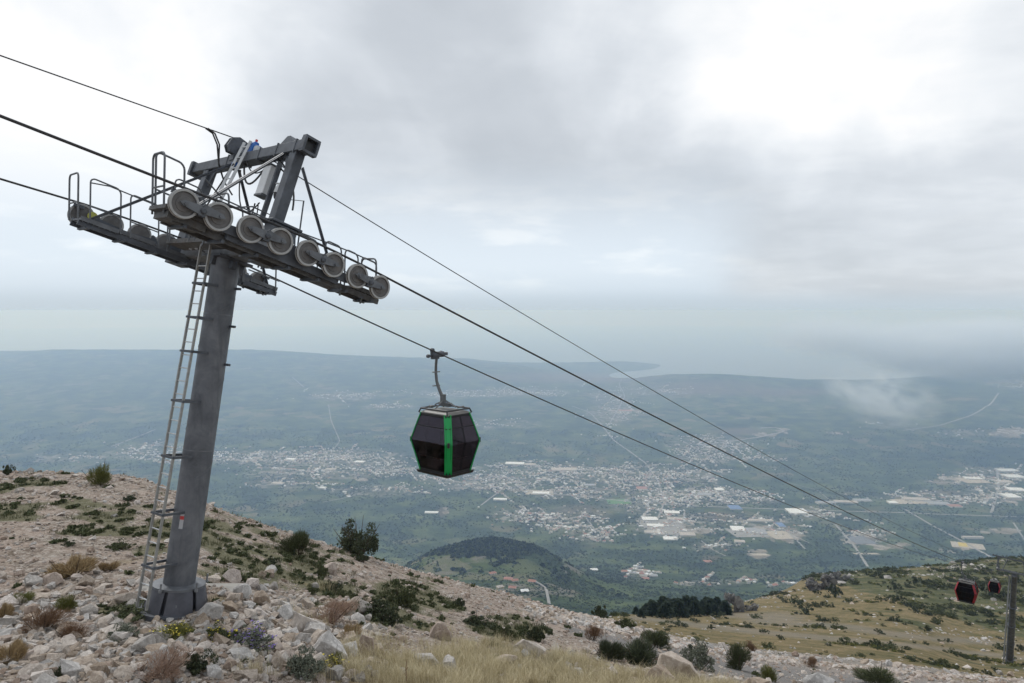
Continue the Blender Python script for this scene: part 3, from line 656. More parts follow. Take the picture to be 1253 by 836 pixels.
def hoop(mb, x0, x1, y, z0, z1, r=.019, rad=.10, mid=None, y1=None):
    """a bent-tube guard: up, rounded corner, across, rounded corner, down"""
    y1 = y if y1 is None else y1
    a, b_ = Vector((x0, y, 0)), Vector((x1, y1, 0)); d = b_ - a; L = d.length; d.normalize(); rad = min(rad, L * .45)
    def P3(t, z): p = a + d * t; return (p.x - (z - z0) * .318, p.y, z)      # guards stand plumb although the head is tilted
    P_ = [P3(0, z0), P3(0, z1 - rad)]
    for k in range(1, 5): q = k * math.pi / 8; P_.append(P3(rad * (1 - math.cos(q)), z1 - rad + rad * math.sin(q)))
    for k in range(0, 4): q = k * math.pi / 8; P_.append(P3(L - rad + rad * math.sin(q), z1 - rad + rad * math.cos(q)))
    P_ += [P3(L, z1 - rad), P3(L, z0)]
    mb.tube(P_, r, 8)
    if mid is not None: mb.tube([P3(0, mid), P3(L, mid)], r * .85, 6)

def crosshead(root, base, O, phi, gauge, detail, up=None, far_shift=0.0):
    """all the parts of the tower head, vertices placed relative to the tower's base"""
    W_ = T_(Vector(O) - Vector(base), phi, .05)
    def part(mb, name, m, parent=root, smooth=False, bevel=0.0):
        mb.M = None; o = mb.build(name, m, parent, smooth, bevel); return o
    def mb(): return MB(W_)
    h = gauge / 2
    # main cross arm
    q = mb(); q.box((0, 0, -.06), (.46, 2 * h - .9, .34)); part(q, 'crossarm', M['grey_steel'], bevel=.02)
    # gantry: box beam carried by two posts on end consoles
    q = mb(); q.bar((0, -h + .72, 2.18), (0, h + .85, 2.18), .24, .26, (1, 0, 0)); beam = part(q, 'gantry_beam', M['dark_steel'], bevel=.012)
    for (yy, s) in ((-h + .71, -1), (h + .86, 1)):
        q = mb()
        for (a, b_, c_, d_) in ((0, .15, .34, .05), (0, -.15, .34, .05), (.15, 0, .05, .25), (-.15, 0, .05, .25)): q.box((a, yy + s * .07, 2.18 + b_), (c_, .14, d_))
        part(q, 'beam_end', M['dark_steel'], beam)
        q = mb(); q.box((0, yy + s * .02, 2.18), (.30, .03, .30)); part(q, 'hollow_shade_plate', M['black'], beam)  # black sheet added to paint the shade inside the hollow beam end
    if detail:
        for yy in (-1.05, 1.15):
            q = mb(); q.prism([(-.28, 0), (.28, 0), (.06, .17), (-.06, .17)], .2, (0, yy, 2.30), (0, 1, 0), (0, 0, 1), (1, 0, 0))
            part(q, 'gusset', M['dark_steel'], beam)
        for k in range(5): q = mb(); q.box((0, -1.5 + .75 * k, 2.18), (.28, .03, .30)); part(q, 'stiffener_plate', M['dark_steel'], beam)
    posts = ((-h + 1.02, 1), (h + .12, 0))
    for (yy, near) in posts:
        q = mb(); q.bar((0, yy, .50), (0, yy + (.02 if near else -.06), 2.06), .26, .22, (1, 0, 0)); part(q, 'gantry_post', M['dark_steel'], bevel=.012)
        q = mb()
        q.prism([(-.2, 0), (.2, 0), (.0, -.42)], .05, (0, yy + .24 * (1 if near else -1), 2.05), (0, 1, 0), (0, 0, 1), (1, 0, 0))
        part(q, 'knee_plate', M['dark_steel'])
        q = mb(); q.box((.10, yy - .10, .27), (.50, .44, .44)); q.box((.08, yy - .08, .51), (.68, .58, .05)); q.box((.0, yy, -.15), (.42, .40, .42)); cons = part(q, 'console', M['dark_steel'], bevel=.01)
        if detail:
            q = mb(); q.lathe([(.10, 0), (.10, .012), (.125, .012), (.125, 0)], 20, 'x', (.352, yy - .10, .27)); part(q, 'port_ring', M['grey_steel'], cons)
            q = mb(); q.lathe([(.098, .006), (0, .006)], 20, 'x', (.352, yy - .10, .27)); part(q, 'port_hole', M['black'], cons)
            q = mb()
            for k in range(5):
                for s in (-1, 1): q.lathe([(.018, 0), (.018, .07), (0, .07)], 6, 'z', (-.20 + .13 * k, yy - .05 + s * .24, .46))
            part(q, 'bolts', M['grey_steel'], cons)['kind'] = 'stuff'
    # sheave trains
    sp = .602
    for line, (yl, s) in enumerate(((-h, -1), (h, 1))):
        xs = [(-3.5 + k) * sp + (far_shift if s > 0 else 0) for k in range(8)]
        zs = [-.012 * (-3.5 + k) ** 2 * sp ** 2 * 1.2 for k in range(8)]
        if detail:
            for k in range(8):
                o = link('sheave', SH[0], None, root); rm = link('rim', SH[1], None, o); ty = link('tyre', SH[2], None, o)
                Ml = Matrix.Translation(W_ @ Vector((xs[k], yl, zs[k]))) @ (W_.to_3x3() @ Matrix.Rotation(.9 * k, 3, 'Y')).to_4x4()
                if s > 0: Ml = Ml @ Matrix.Rotation(math.pi, 4, 'Z')
                o.matrix_local = Ml
            for k in range(0, 8, 2):
                xm, zm = (xs[k] + xs[k + 1]) / 2, (zs[k] + zs[k + 1]) / 2 - .015
                for kk in (k, k + 1):
                    q = mb(); d = 1 if kk == k else -1; L = sp / 2
                    poly = [(-.10 * d, .004), (-.03 * d, .052), (.12 * d, .066), (L * d, .092), (L * d, -.082), (.12 * d, -.060), (-.03 * d, -.040)]
                    q.prism(poly, .035, (xs[kk], yl + s * .075, zs[kk]), (1, 0, 0), (0, 0, 1), (0, 1, 0))
                    q.lathe([(.03, 0), (.03, .03), (0, .03)], 10, 'y', (xs[kk], yl + s * .092, zs[kk]), Matrix.Scale(s, 3, (0, 1, 0)))
                    part(q, 'rocker_arm', M['grey_steel'])
                q = mb(); q.lathe([(.05, -.17), (.05, .02), (.035, .03), (0, .03)], 12, 'y', (xm, yl + s * .11, zm), Matrix.Scale(s, 3, (0, 1, 0)))
                q.box((xm, yl + s * .02, zm - .02), (.12, .14, .15)); q.tube([(xm - .03, yl + s * .09, zm + .07), (xm, yl + s * .09, zm + .12), (xm + .05, yl + s * .07, zm + .10)], .014, 6)
                part(q, 'rocker_pivot', M['dark_steel'])
            for (a, b_) in ((0, 3), (4, 7)):
                q = mb(); x0, x1 = xs[a] + sp / 2, xs[b_] - sp / 2
                q.prism([(x0 - .10, -.02), (x0 - .04, .06), ((x0 + x1) / 2, .0), (x1 + .04, .06), (x1 + .10, -.02), ((x0 + x1) / 2 + .16, -.17), ((x0 + x1) / 2 - .16, -.17)], .06, (0, yl - s * .10, min(zs[a], zs[b_])), (1, 0, 0), (0, 0, 1), (0, 1, 0))
                part(q, 'equaliser_beam', M['dark_steel'])
            q = mb(); q.bar((xs[1] + .3, yl - s * .17, -.24), (xs[6] - .3, yl - s * .17, -.24), .08, .16, (0, 0, 1)); q.box(((xs[3] + xs[4]) / 2, yl - s * .20, -.12), (.5, .10, .38)); part(q, 'main_rocker_beam', M['dark_steel'])
            # rope catchers and derail switch at both ends
            for kk, dx in ((0, -.12), (7, .12)):
                q = mb(); q.box((xs[kk] + dx, yl - s * .09, zs[kk] + .16), (.20, .05, .07)); q.bar((xs[kk] + dx, yl - s * .09, zs[kk] + .14), (xs[kk] + dx * .4, yl - s * .1, zs[kk] - .16), .04, .03); part(q, 'rope_catcher', M['dark_steel'])
                if kk == 0:
                    q = mb(); q.lathe([(.10, 0), (.10, .03), (0, .03)], 16, 'y', (xs[kk] + .18, yl - s * .12, zs[kk] + .05)); part(q, 'rope_position_disc', M['yellow_grease'])
        else:
            q = mb(); q.box((0, yl - s * .15, -.22), (4.6, .22, .34)); part(q, 'main_rocker_beam', M['dark_steel'])
            for k in range(8):
                q = mb(); q.lathe([(0, .04), (.25, .04), (.25, -.04), (0, -.04)], 12, 'y', (xs[k], yl, zs[k])); part(q, 'sheave', M['sheave_rim'])
        # walkway under the inner side of each train
        yi = yl - s * .50; x0, x1 = (-2.1, 2.35) if s < 0 else (-2.3 + far_shift, 2.3 + far_shift)
        zf = -.27
        if detail:
            wk = mb()
            wk.bar((x0, yi - .24, zf - .05), (x1, yi - .24, zf - .05), .05, .11); wk.bar((x0, yi + .24, zf - .05), (x1, yi + .24, zf - .05), .05, .11)
            wo_ = part(wk, 'walkway', M['dark_steel'] if s > 0 else M['grating'])
            seg = 6; L = (x1 - x0) / seg
            for k in range(seg):
                if s < 0 and k == 4: continue
                q = mb(); cx_ = x0 + L * (k + .5); dz = .03 if (k % 2) else .0; wd = .50 if k not in (0,) else .60
                q.box((cx_, yi, zf + .02 + dz), (L * .97, wd, .035)); q.box((cx_, yi - wd / 2, zf + .04 + dz), (L * .97, .02, .09)); q.box((cx_, yi + wd / 2, zf + .04 + dz), (L * .97, .02, .09))
                for t in range(7): q.box((cx_ - L * .42 + t * L * .14, yi, zf - .006 + dz), (.025, wd, .025))
                part(q, 'walkway_panel', M['grating'] if s < 0 else M['grey_steel'], wo_)
            for k in range(7):
                q = mb(); cx_ = x0 + .2 + (x1 - x0 - .4) * k / 6; q.box((cx_, yi, zf - .10), (.06, .66, .06)); part(q, 'cross_bearer', M['dark_steel'], wo_)
            q = mb()
            for (px_, py_) in ((x1 - .45, yi), (x1 - 1.0, yi)): q.bar((px_, py_ - .3, zf - .10), (px_ + .4, py_ + .3, zf - .10), .04, .05)
            part(q, 'lattice_bar', M['dark_steel'], wo_)
            yo = yi + s * -.33            # rail on the inner edge
            if s < 0:
                rails = [(-2.5, -2.5, .55, 1.05), (-2.0, -1.35, 0, .98), (-1.1, -.55, 0, .85), (-.35, .25, 0, .85), (1.05, 1.65, 0, .62), (1.75, 2.3, 0, .62)]
                q = mb(); hoop(q, -2.2, -1.7, yi + .30, zf, .78, mid=.16, y1=yi + .30); part(q, 'guard_hoop', M['grey_steel'])
                q = mb(); hoop(q, -2.25, -2.25, yi - .20, zf, .70, rad=.1, y1=yi + .30, mid=.16); part(q, 'guard_hoop', M['grey_steel'])
                for (a, b_) in ((-1.85, -1.35), (-1.1, -.55), (-.35, .2), (.6, 1.15)):
                    q = mb(); hoop(q, a, b_, yo, zf, .50, r=.015, mid=.05); part(q, 'guard_hoop', M['grey_steel'])
                for (a, b_) in ((1.35, 1.75), (1.85, 2.2), (2.3, 2.72)):
                    q = mb(); hoop(q, a, b_, yo, zf, .60, r=.017, mid=.14); part(q, 'guard_hoop', M['grey_steel'])
                q = mb(); hoop(q, 2.3, 2.3, yi - .20, zf, .55, rad=.1, y1=yi + .33); part(q, 'guard_hoop', M['grey_steel'])
                q = mb(); q.tube([(-1.7, yi + .1, .64), (-1.2, yo, .50), (.2, yo, .50)], .015, 6); q.tube([(.2, yo, .50), (1.1, yo, .56), (1.7, yo, .59), (2.45, yo, .59)], .015, 6); part(q, 'handrail', M['grey_steel'])
                # raised step box at the uphill end
                q = mb(); q.box((-1.95, yi - .04, zf + .09), (.75, .72, .07)); q.box((-1.9, yi - .04, zf - .01), (.66, .6, .12)); part(q, 'step_platform', M['grating'])
            else:
                f0 = far_shift
                for (a, b_) in ((-2.1, -1.5), (-1.3, -.7), (-.5, .1), (.5, 1.1)):
                    q = mb(); hoop(q, a + f0, b_ + f0, yi - .30, zf, .62, r=.017, mid=.06); part(q, 'guard_hoop', M['grey_steel'])
                q = mb(); hoop(q, -2.33 + f0, -2.32 + f0, yi - .30, zf, .62, rad=.1, y1=yi + .33, mid=.06); part(q, 'guard_hoop', M['grey_steel'])
                q = mb(); q.tube([(-2.33 + f0, yi - .30, .52), (-2.0 + f0, yi - .30, .60), (-1.2 + f0, yi - .30, .60), (.4 + f0, yi - .30, .58)], .015, 6); part(q, 'handrail', M['grey_steel'])
                q = mb(); hoop(q, 1.35 + f0, 2.25 + f0, yi - .30, zf - .05, .62, r=.019, mid=.28); part(q, 'guard_hoop', M['grey_steel'])
                q = mb(); hoop(q, 1.38 + f0, 1.38 + f0, yi - .30, zf - .05, .95, rad=.1, y1=yi + .2, mid=.28); part(q, 'guard_hoop', M['grey_steel'])
                q = mb(); q.tube([(2.25 + f0, yi - .30, 0), (1.4 + f0, yi - .30, 0)], .017, 6); part(q, 'handrail', M['grey_steel'])
        else:
            q = mb(); q.box(((x0 + x1) / 2, yi, zf), (x1 - x0, .6, .1)); part(q, 'walkway', M['grating'])
            q = mb(); hoop(q, x0 + .1, x1 - .1, yi, zf, .6, r=.02); part(q, 'handrail', M['grey_steel'])
        # diagonal stays from the gantry to the walkway ends
        yt = -1.05 if s < 0 else 1.15
        for (xe, ye) in ((x0 + .12, yi + (0.0 if s < 0 else -.25)), (x1 - (.95 if s < 0 else .1), yi)):
            q = mb(); a = Vector((0, yt, 2.20) if (xe < 0) else ((.05, yt if s > 0 else -h + .75, 2.0 if s > 0 else 1.75))); b_ = Vector((xe, ye, zf + .02))
            q.bar(a, b_, .075, .018, (0, 0, 1)); q.bar(a + Vector((0, 0, -.02)), b_ + Vector((0, 0, -.02)), .014, .06, (0, 0, 1))
            part(q, 'diagonal_stay', M['dark_steel'])
        if not detail: pass
    return W_

# ---------------------------------------------- the near tower
TB = Vector((-6.77, 13.74, -5.95)); TT = Vector((-6.06, 14.48, 1.10)); TO = Vector((-5.94, 14.5, 1.30))
tower = empty('ropeway_tower', TB)
tag(tower, 'tall grey steel ropeway tower with sheave trains and ladder, standing in pale rubble at left', 'ropeway tower')
ax = (TT - TB); HT = ax.length; ax.normalize()
sx_ = ax.cross(Vector((0, 0, 1))); yv = Vector((-.5, -.87, 0)); yv = (yv - ax * yv.dot(ax)).normalized(); xv = yv.cross(ax)
SM = Matrix((xv, yv, ax)).transposed().to_4x4()
q = MB(SM); q.lathe([(.300, .42), (.300, .48), (.296, 2.2), (.290, 4.4), (.283, HT)], 48); q.M = None; q.build('shaft', M['shaft'], tower, True)
# spiral weld seams as raised beads
for z0 in (.9, 2.6, 4.3, 6.0):
    pts = []
    for k in range(41):
        a = R(150) + k / 40 * R(300); z = z0 + k / 40 * 1.05; rr_ = .302 - .0029 * (z - .5) ; pts.append((rr_ * math.cos(a), rr_ * math.sin(a), z))
    q = MB(SM); q.tube(pts, .006, 5); q.M = None; q.build('weld_seam', M['grey_steel'], tower, True)
for z in (3.1, 5.9):
    q = MB(SM); q.lathe([(.28, z), (.301 - .002 * z, z + .01), (.301 - .002 * z, z + .03), (.28, z + .04)], 48); q.M = None; q.build('weld_seam', M['grey_steel'], tower, True)
# foot: flange skirt with cut-outs, anchor bolts
q = MB(SM); q.lathe([(.29, .40), (.50, .41), (.50, .45), (.31, .47)], 48); q.M = None; q.build('base_flange', M['grey_steel'], tower, True)
q = MB(SM)
n = 6
for k in range(n):
    a0, a1 = 2 * math.pi * k / n + .07, 2 * math.pi * (k + 1) / n - .07
    vs = []
    for t in range(5):
        a = a0 + (a1 - a0) * t / 4
        for (r_, z_) in ((.50, .41), (.60, .0), (.56, .0), (.46, .41)): vs.append((r_ * math.cos(a), r_ * math.sin(a), z_))
    fs = []
    for t in range(4):
        for e in range(4): fs.append((t * 4 + e, t * 4 + (e + 1) % 4, (t + 1) * 4 + (e + 1) % 4, (t + 1) * 4 + e))
    fs += [(0, 1, 2, 3), (16, 19, 18, 17)]
    q.add(vs, fs)
q.lathe([(.44, .40), (.47, .0), (.40, .0)], 32)
q.M = None; q.build('base_skirt', M['skirt'], tower, True)
q = MB(); q.box((-.15, .25, -.28), (2.3, 2.0, .5)); q.build('concrete_footing', M['concrete'], tower, bevel=.03)
for k in range(10):
    a = 2 * math.pi * k / 10
    q = MB(SM); q.lathe([(.034, .0), (.034, .045), (.018, .045), (.018, .17), (0, .17)], 8, 'z', (.545 * math.cos(a), .545 * math.sin(a), .40 if k % 2 else .02)); q.M = None; q.build('anchor_bolt', M['galv'], tower)
q = MB(SM); q.lathe([(.60, -.22), (.70, -.22), (.70, .0), (.0, .0)], 40); q.M = None; q.build('footing_plate', M['dark_steel'], tower)
# ladder on the uphill-left side
LM = SM
la = empty('ladder', (0, 0, 0)); la.parent = tower
yl0, yl1 = .74, .52
def lad(z): return yl0 + (yl1 - yl0) * z / HT
lx = .0
for s in (-1, 1):
    q = MB(LM); q.bar((lx + s * .15, lad(.1) , .12), (lx + s * .15, lad(HT), HT + .25), .028, .05); q.M = None; q.build('stile', M['ladder'], la)
nr_ = 26
rm_ = MB(LM.to_3x3().to_4x4()); rm_.tube([(-.15, 0, 0), (.15, 0, 0)], .0125, 6); rme = rm_.mesh('rung', M['galv_light'])
for k in range(nr_):
    z = .3 + k * (HT - .3) / nr_; o = link('rung', rme, None, la); o.location = LM @ Vector((lx, lad(z), z))
for z in (.9, 1.9, 3.0, 4.1, 5.1, 5.8, 6.5):
    q = MB(LM)
    for s in (-1, 1): q.bar((lx + s * .17, .24, z), (lx + s * .17, lad(z) + .03, z), .03, .05)
    q.bar((lx - .19, lad(z) + .03, z), (lx + .19, lad(z) + .03, z), .03, .04)
    q.M = None; q.build('ladder_bracket', M['dark_steel'], la)
for z in (4.9, 5.7, 6.5):
    q = MB(SM); q.box((-.33, -.14, z), (.14, .05, .05)); q.M = None; q.build('cable_bracket', M['dark_steel'], tower)
# small notice on the shaft
q = MB(SM)
for k in range(3):
    a0 = R(112) + k * R(5); a1 = a0 + R(5); q.add([(.3000 * math.cos(a0), .3000 * math.sin(a0), 1.58), (.3000 * math.cos(a1), .3000 * math.sin(a1), 1.58), (.3000 * math.cos(a1), .3000 * math.sin(a1), 1.90), (.3000 * math.cos(a0), .3000 * math.sin(a0), 1.90)], [(0, 1, 2, 3)])
q.M = None; sg = q.build('notice_plate', M['label'], tower)
q = MB(SM)
for k in range(3):
    a0 = R(112) + k * R(5); a1 = a0 + R(5)
    for (za, zb) in ((1.76, 1.83),): q.add([(.3015 * math.cos(a0), .3015 * math.sin(a0), za), (.3015 * math.cos(a1), .3015 * math.sin(a1), za), (.3015 * math.cos(a1), .3015 * math.sin(a1), zb), (.3015 * math.cos(a0), .3015 * math.sin(a0), zb)], [(0, 1, 2, 3)])
q.M = None; q.build('notice_print', M['label_red'], sg)
PHI = math.atan(.318)
WM = crosshead(tower, TB, TO, PHI, 5.0, True, far_shift=-.12)
def tpart(q, name, m, parent=tower, smooth=False, bevel=0.0):
    q.M = None; return q.build(name, m, parent, smooth, bevel)
def tm(): return MB(WM)
# head collar under the cross arm
q = tm(); q.box((0, 0, -.25), (.74, .74, .05)); q.box((0, 0, -.36), (.1, .70, .18)); q.box((0, 0, -.36), (.70, .1, .18)); tpart(q, 'head_plate', M['dark_steel'])
# signal cable saddle, motor hoist and boxes on the gantry
q = tm(); q.prism([(-.26, .0), (-.20, .22), (-.05, .30), (.16, .26), (.28, .06), (.20, -.12), (-.18, -.12)], .07, (-.10, 1.20, 2.42), (1, 0, 0), (0, 0, 1), (0, 1, 0))
q.prism([(-.26, .0), (-.20, .22), (-.05, .30), (.16, .26), (.28, .06), (.20, -.12), (-.18, -.12)], .03, (-.10, 1.34, 2.42), (1, 0, 0), (0, 0, 1), (0, 1, 0)); q.box((-.05, 1.27, 2.26), (.2, .2, .2)); tpart(q, 'cable_saddle', M['dark_steel'])
q = tm(); q.box((.0, .62, 2.40), (.22, .24, .26)); q.box((.0, .62, 2.56), (.12, .16, .06)); mo = tpart(q, 'hoist_motor', M['blue'], bevel=.02)
q = tm(); q.lathe([(.03, 0), (.03, .07), (0, .07)], 8, 'z', (0, .62, 2.59)); tpart(q, 'warning_light', M['red_lamp'], mo)
q = tm(); q.box((.02, .41, 2.36), (.18, .14, .18)); tpart(q, 'motor_flange', M['galv_light'], mo)
q = tm(); q.box((-.12, 1.0, 2.02), (.10, .18, .10)); tpart(q, 'junction_box', M['blue'])
# upper ladder leading to the gantry
ul = empty('upper_ladder', (0, 0, 0)); ul.parent = tower
A0, A1 = Vector((-.40, .95, -.15)), Vector((-.14, .72, 2.55)); sd2 = Vector((.0, .15, 0))
for s in (-1, 1):
    q = tm(); q.bar(A0 + sd2 * s, A1 + sd2 * s, .03, .06); tpart(q, 'stile', M['galv_light'], ul)
for k in range(10):
    p = A0.lerp(A1, (k + .5) / 10); q = tm(); q.tube([p - sd2, p + sd2], .014, 6); tpart(q, 'rung', M['galv_light'], ul)
# control box and camera dome under the beam
q = tm(); q.box((.12, -.30, 1.60), (.22, .32, .66)); cb = tpart(q, 'control_box', M['white_box'], bevel=.012)
q = tm(); q.box((.12, -.30, 1.945), (.26, .36, .03)); q.box((.12, -.30, 1.255), (.24, .34, .04)); tpart(q, 'box_lid', M['grey_steel'], cb)
q = tm(); q.box((.12, -.60, 1.40), (.10, .06, 1.35)); tpart(q, 'mounting_rail', M['dark_steel'])
q = tm(); q.tube([(.12, -.50, 1.55), (.2, -.75, 1.55), (.2, -.78, 1.48)], .02, 6); q.lathe([(.0, 1.50), (.07, 1.49), (.095, 1.43), (.10, 1.32), (0, 1.32)], 14, 'z', (.2, -.78, 0)); cmh = tpart(q, 'camera_housing', M['white_box'], smooth=True)
q = tm(); q.lathe([(.09, 1.32), (.085, 1.26), (.06, 1.20), (0, 1.17)], 14, 'z', (.2, -.78, 0)); tpart(q, 'camera_dome', M['black'], cmh, smooth=True)
def sagc(a, b_, sag, n=10, side=(0, 0, 0)):
    a, b_, side = Vector(a), Vector(b_), Vector(side); P_ = []
    for k in range(n + 1):
        t = k / n; P_.append(a.lerp(b_, t) + Vector((0, 0, -sag * 4 * t * (1 - t))) + side * (4 * t * (1 - t)))
    return P_
for (a, b_, sg_, sdv, rr_) in (((-.1, .7, 2.2), (.1, -.05, 2.0), .55, (0, 0, 0), .022), ((-.1, .55, 2.1), (.1, -.1, 1.95), .22, (0, 0, 0), .014), ((-.05, .8, 1.9), (.1, -.3, 1.1), .55, (0, 0, 0), .016),
        ((.1, -.1, 1.1), (.2, .6, .5), .35, (.1, 0, 0), .016), ((.1, -.25, 1.1), (0, .2, .0), .2, (.2, 0, 0), .014), ((0, -.45, 2.05), (.2, -1.0, 1.7), -.1, (0, 0, 0), .02), ((.15, -.6, 1.9), (.2, -1.6, .9), -.12, (.1, 0, 0), .02), ((-.2, .9, 2.0), (-.4, 1.3, .5), .3, (0, .2, 0), .02), ((-.6, 1.3, .4), (0, .4, -.1), .25, (0, 0, 0), .018), ((.12, -.55, .75), (.2, -1.4, .3), .25, (0, 0, 0), .016)):
    q = tm(); q.tube(sagc(a, b_, sg_, 12, sdv), rr_, 6); tpart(q, 'control_cable', M['black'])
for (a, b_, c_) in (((-.9, -.7, .5), (-.2, -.7, .85), (.3, -.7, .85)), ((.3, -.75, 1.25), (.5, -1.35, 1.25), (.7, -1.35, .2))):
    q = tm(); q.tube([(a[0], a[1], -.3), a, b_, c_, (c_[0] + .1, c_[1], -.3)], .018, 6); tpart(q, 'handrail', M['grey_steel'])
# maintenance walkway between the two trains, behind the head
q = tm(); q.box((-.50, 0, -.10), (.42, 3.3, .04)); q.box((-.71, 0, -.07), (.03, 3.3, .10)); tpart(q, 'cross_walkway', M['grating'])
q = tm(); hoop(q, -.71, -.71, -1.3, -.1, .75, rad=.1, y1=.2, mid=.3); tpart(q, 'guard_hoop', M['grey_steel'])
q = tm(); hoop(q, -.71, -.71, .5, -.1, .75, rad=.1, y1=1.5, mid=.3); tpart(q, 'guard_hoop', M['grey_steel'])

# ---------------------------------------------- ropes
def rope(name, pts, r, label):
    mn = min(range(len(pts)), key=lambda i: (Vector(pts[i])).length); base = Vector(pts[mn]); q = MB(Matrix.Translation(-base)); q.tube(pts, r, 8); q.M = None
    o = q.build(name, M['rope'], None, True); o.location = base; tag(o, label, 'cable'); return o
def line_pts(xf, zf, zline, Ys, off=0.0):
    return [(xf(Y), Y, zf(Y)) for Y in Ys]
def w2(x, y, z): return WM @ Vector((x, y, z)) + TB
def edge_slope(p, py):
    """slope that takes a rope from p uphill through the height it has where it leaves the view"""
    t = (p.x + .75 * p.y) / (AX.x + .75 * AX.y); return ((EYE - py) / F * (p.y - AX.y * t) - p.z) / t
def rope_path(yl, xf, zf, Ye, edge, shift=0.0):
    P_ = []
    top = [w2((-3.5 + k) * .602 + shift, yl, -.012 * (-3.5 + k) ** 2 * .602 ** 2 * 1.2 + .236 + .022) for k in range(8)]
    upslope = edge_slope(top[0], edge); d = Vector((AX.x, AX.y, -upslope)).normalized()
    for t in (9.0, 5.0, 2.0, .5): P_.append(top[0] - d * t)
    P_ += top
    Y0 = top[-1].y; dz = top[-1].z - zf(Y0); xo = top[-1].x - xf(Y0)
    for k in range(1, 70):
        Y = Y0 + .4 + (Ye - Y0) * (k / 69) ** 1.6; f = math.exp(-(Y - Y0) / 6); P_.append(Vector((xf(Y) + xo * f, Y, zf(Y) + dz * f)))
    return [tuple(p) for p in P_]
T2c = 126.6; T2f, T2n = 128.3, 125.0
rope('haul_rope', rope_path(-2.5, near_pt, rope_near, 250, 142), .024, 'thick dark haul rope over the large front sheaves, red cabin far down it')
rope('haul_rope', rope_path(2.5, far_pt, rope_far, 254, 219, -.12), .022, 'lowest dark haul rope over the rear sheaves, green cabin hanging from it')
sad = w2(-.10, 1.27, 2.69)
dm = Vector((AX.x, AX.y, -edge_slope(sad, 68))).normalized()
P_ = [tuple(sad - dm * t) for t in (9, 6, 3, 1, .25)] + [tuple(sad)]
for k in range(1, 70):
    Y = sad.y + .3 + (250 - sad.y) * (k / 69) ** 1.6; f = math.exp(-(Y - sad.y) / 6)
    P_.append((mid_pt(Y) + (sad.x - mid_pt(sad.y)) * f, Y, rope_mid(Y) + (sad.z - rope_mid(sad.y)) * f))
sig = rope('signal_cable', P_, .014, 'thin uppermost cable running over the top of the tower gantry')
# cable drop with clamp looped down from the signal cable
a = sad - dm * .62; q = MB(Matrix.Translation(-TB))
for (o_, s_) in ((0, .0), (.05, .04)):
    q.tube([a + Vector((-.12 + o_, -.13, .02)), a + Vector((o_ - .02, 0, -.06)), a + Vector((.06 + o_, .05, -.3)), a + Vector((.07, .10, -.7 - s_)), a + Vector((.15, .2, -1.1)), a + Vector((.3, .3, -1.4))], .018, 6)
q.M = None; q.build('drop_cable', M['black'], tower, True)

# ---------------------------------------------- the distant tower
T2O = Vector((mid_pt(T2c) + .15, T2c, rope_far(T2c) - .25)); T2B = Vector((T2O.x - .72, T2O.y - .82, 0)); 
t2p = hit(1235, 811, 100, 160); T2B = Vector((t2p.x, t2p.y, t2p.z)); FLAT.append((T2B.x, T2B.y, T2B.z, 2.0))
tower2 = empty('ropeway_tower', T2B); tag(tower2, 'distant grey ropeway tower standing on the tan hillside at the right edge', 'ropeway tower')
d2 = T2O - Vector((0, 0, .5)) - T2B; ax2 = d2.normalized()
y2 = Vector((-1, 0, 0)); y2 = (y2 - ax2 * y2.dot(ax2)).normalized(); SM2 = Matrix((y2.cross(ax2), y2, ax2)).transposed().to_4x4(); H2 = d2.length
q = MB(SM2); q.lathe([(.74, -.6), (.74, 1.5), (.64, 1.55), (.62, H2 * .45), (.55, H2 * .46), (.46, H2)], 28); q.M = None; q.build('shaft', M['shaft'], tower2, True)
for z in (H2 * .10, H2 * .24, H2 * .45, H2 * .66):
    q = MB(SM2); q.lathe([(.55, z), (.70, z + .03), (.70, z + .16), (.55, z + .2)], 28); q.M = None; q.build('flange', M['dark_steel'], tower2, True)
q = MB(SM2); q.bar((0, 1.15, .3), (0, .85, H2), .4, .06); q.M = None; q.build('ladder', M['galv'], tower2)
crosshead(tower2, T2B, T2O, math.atan(.30), 5.0, False)
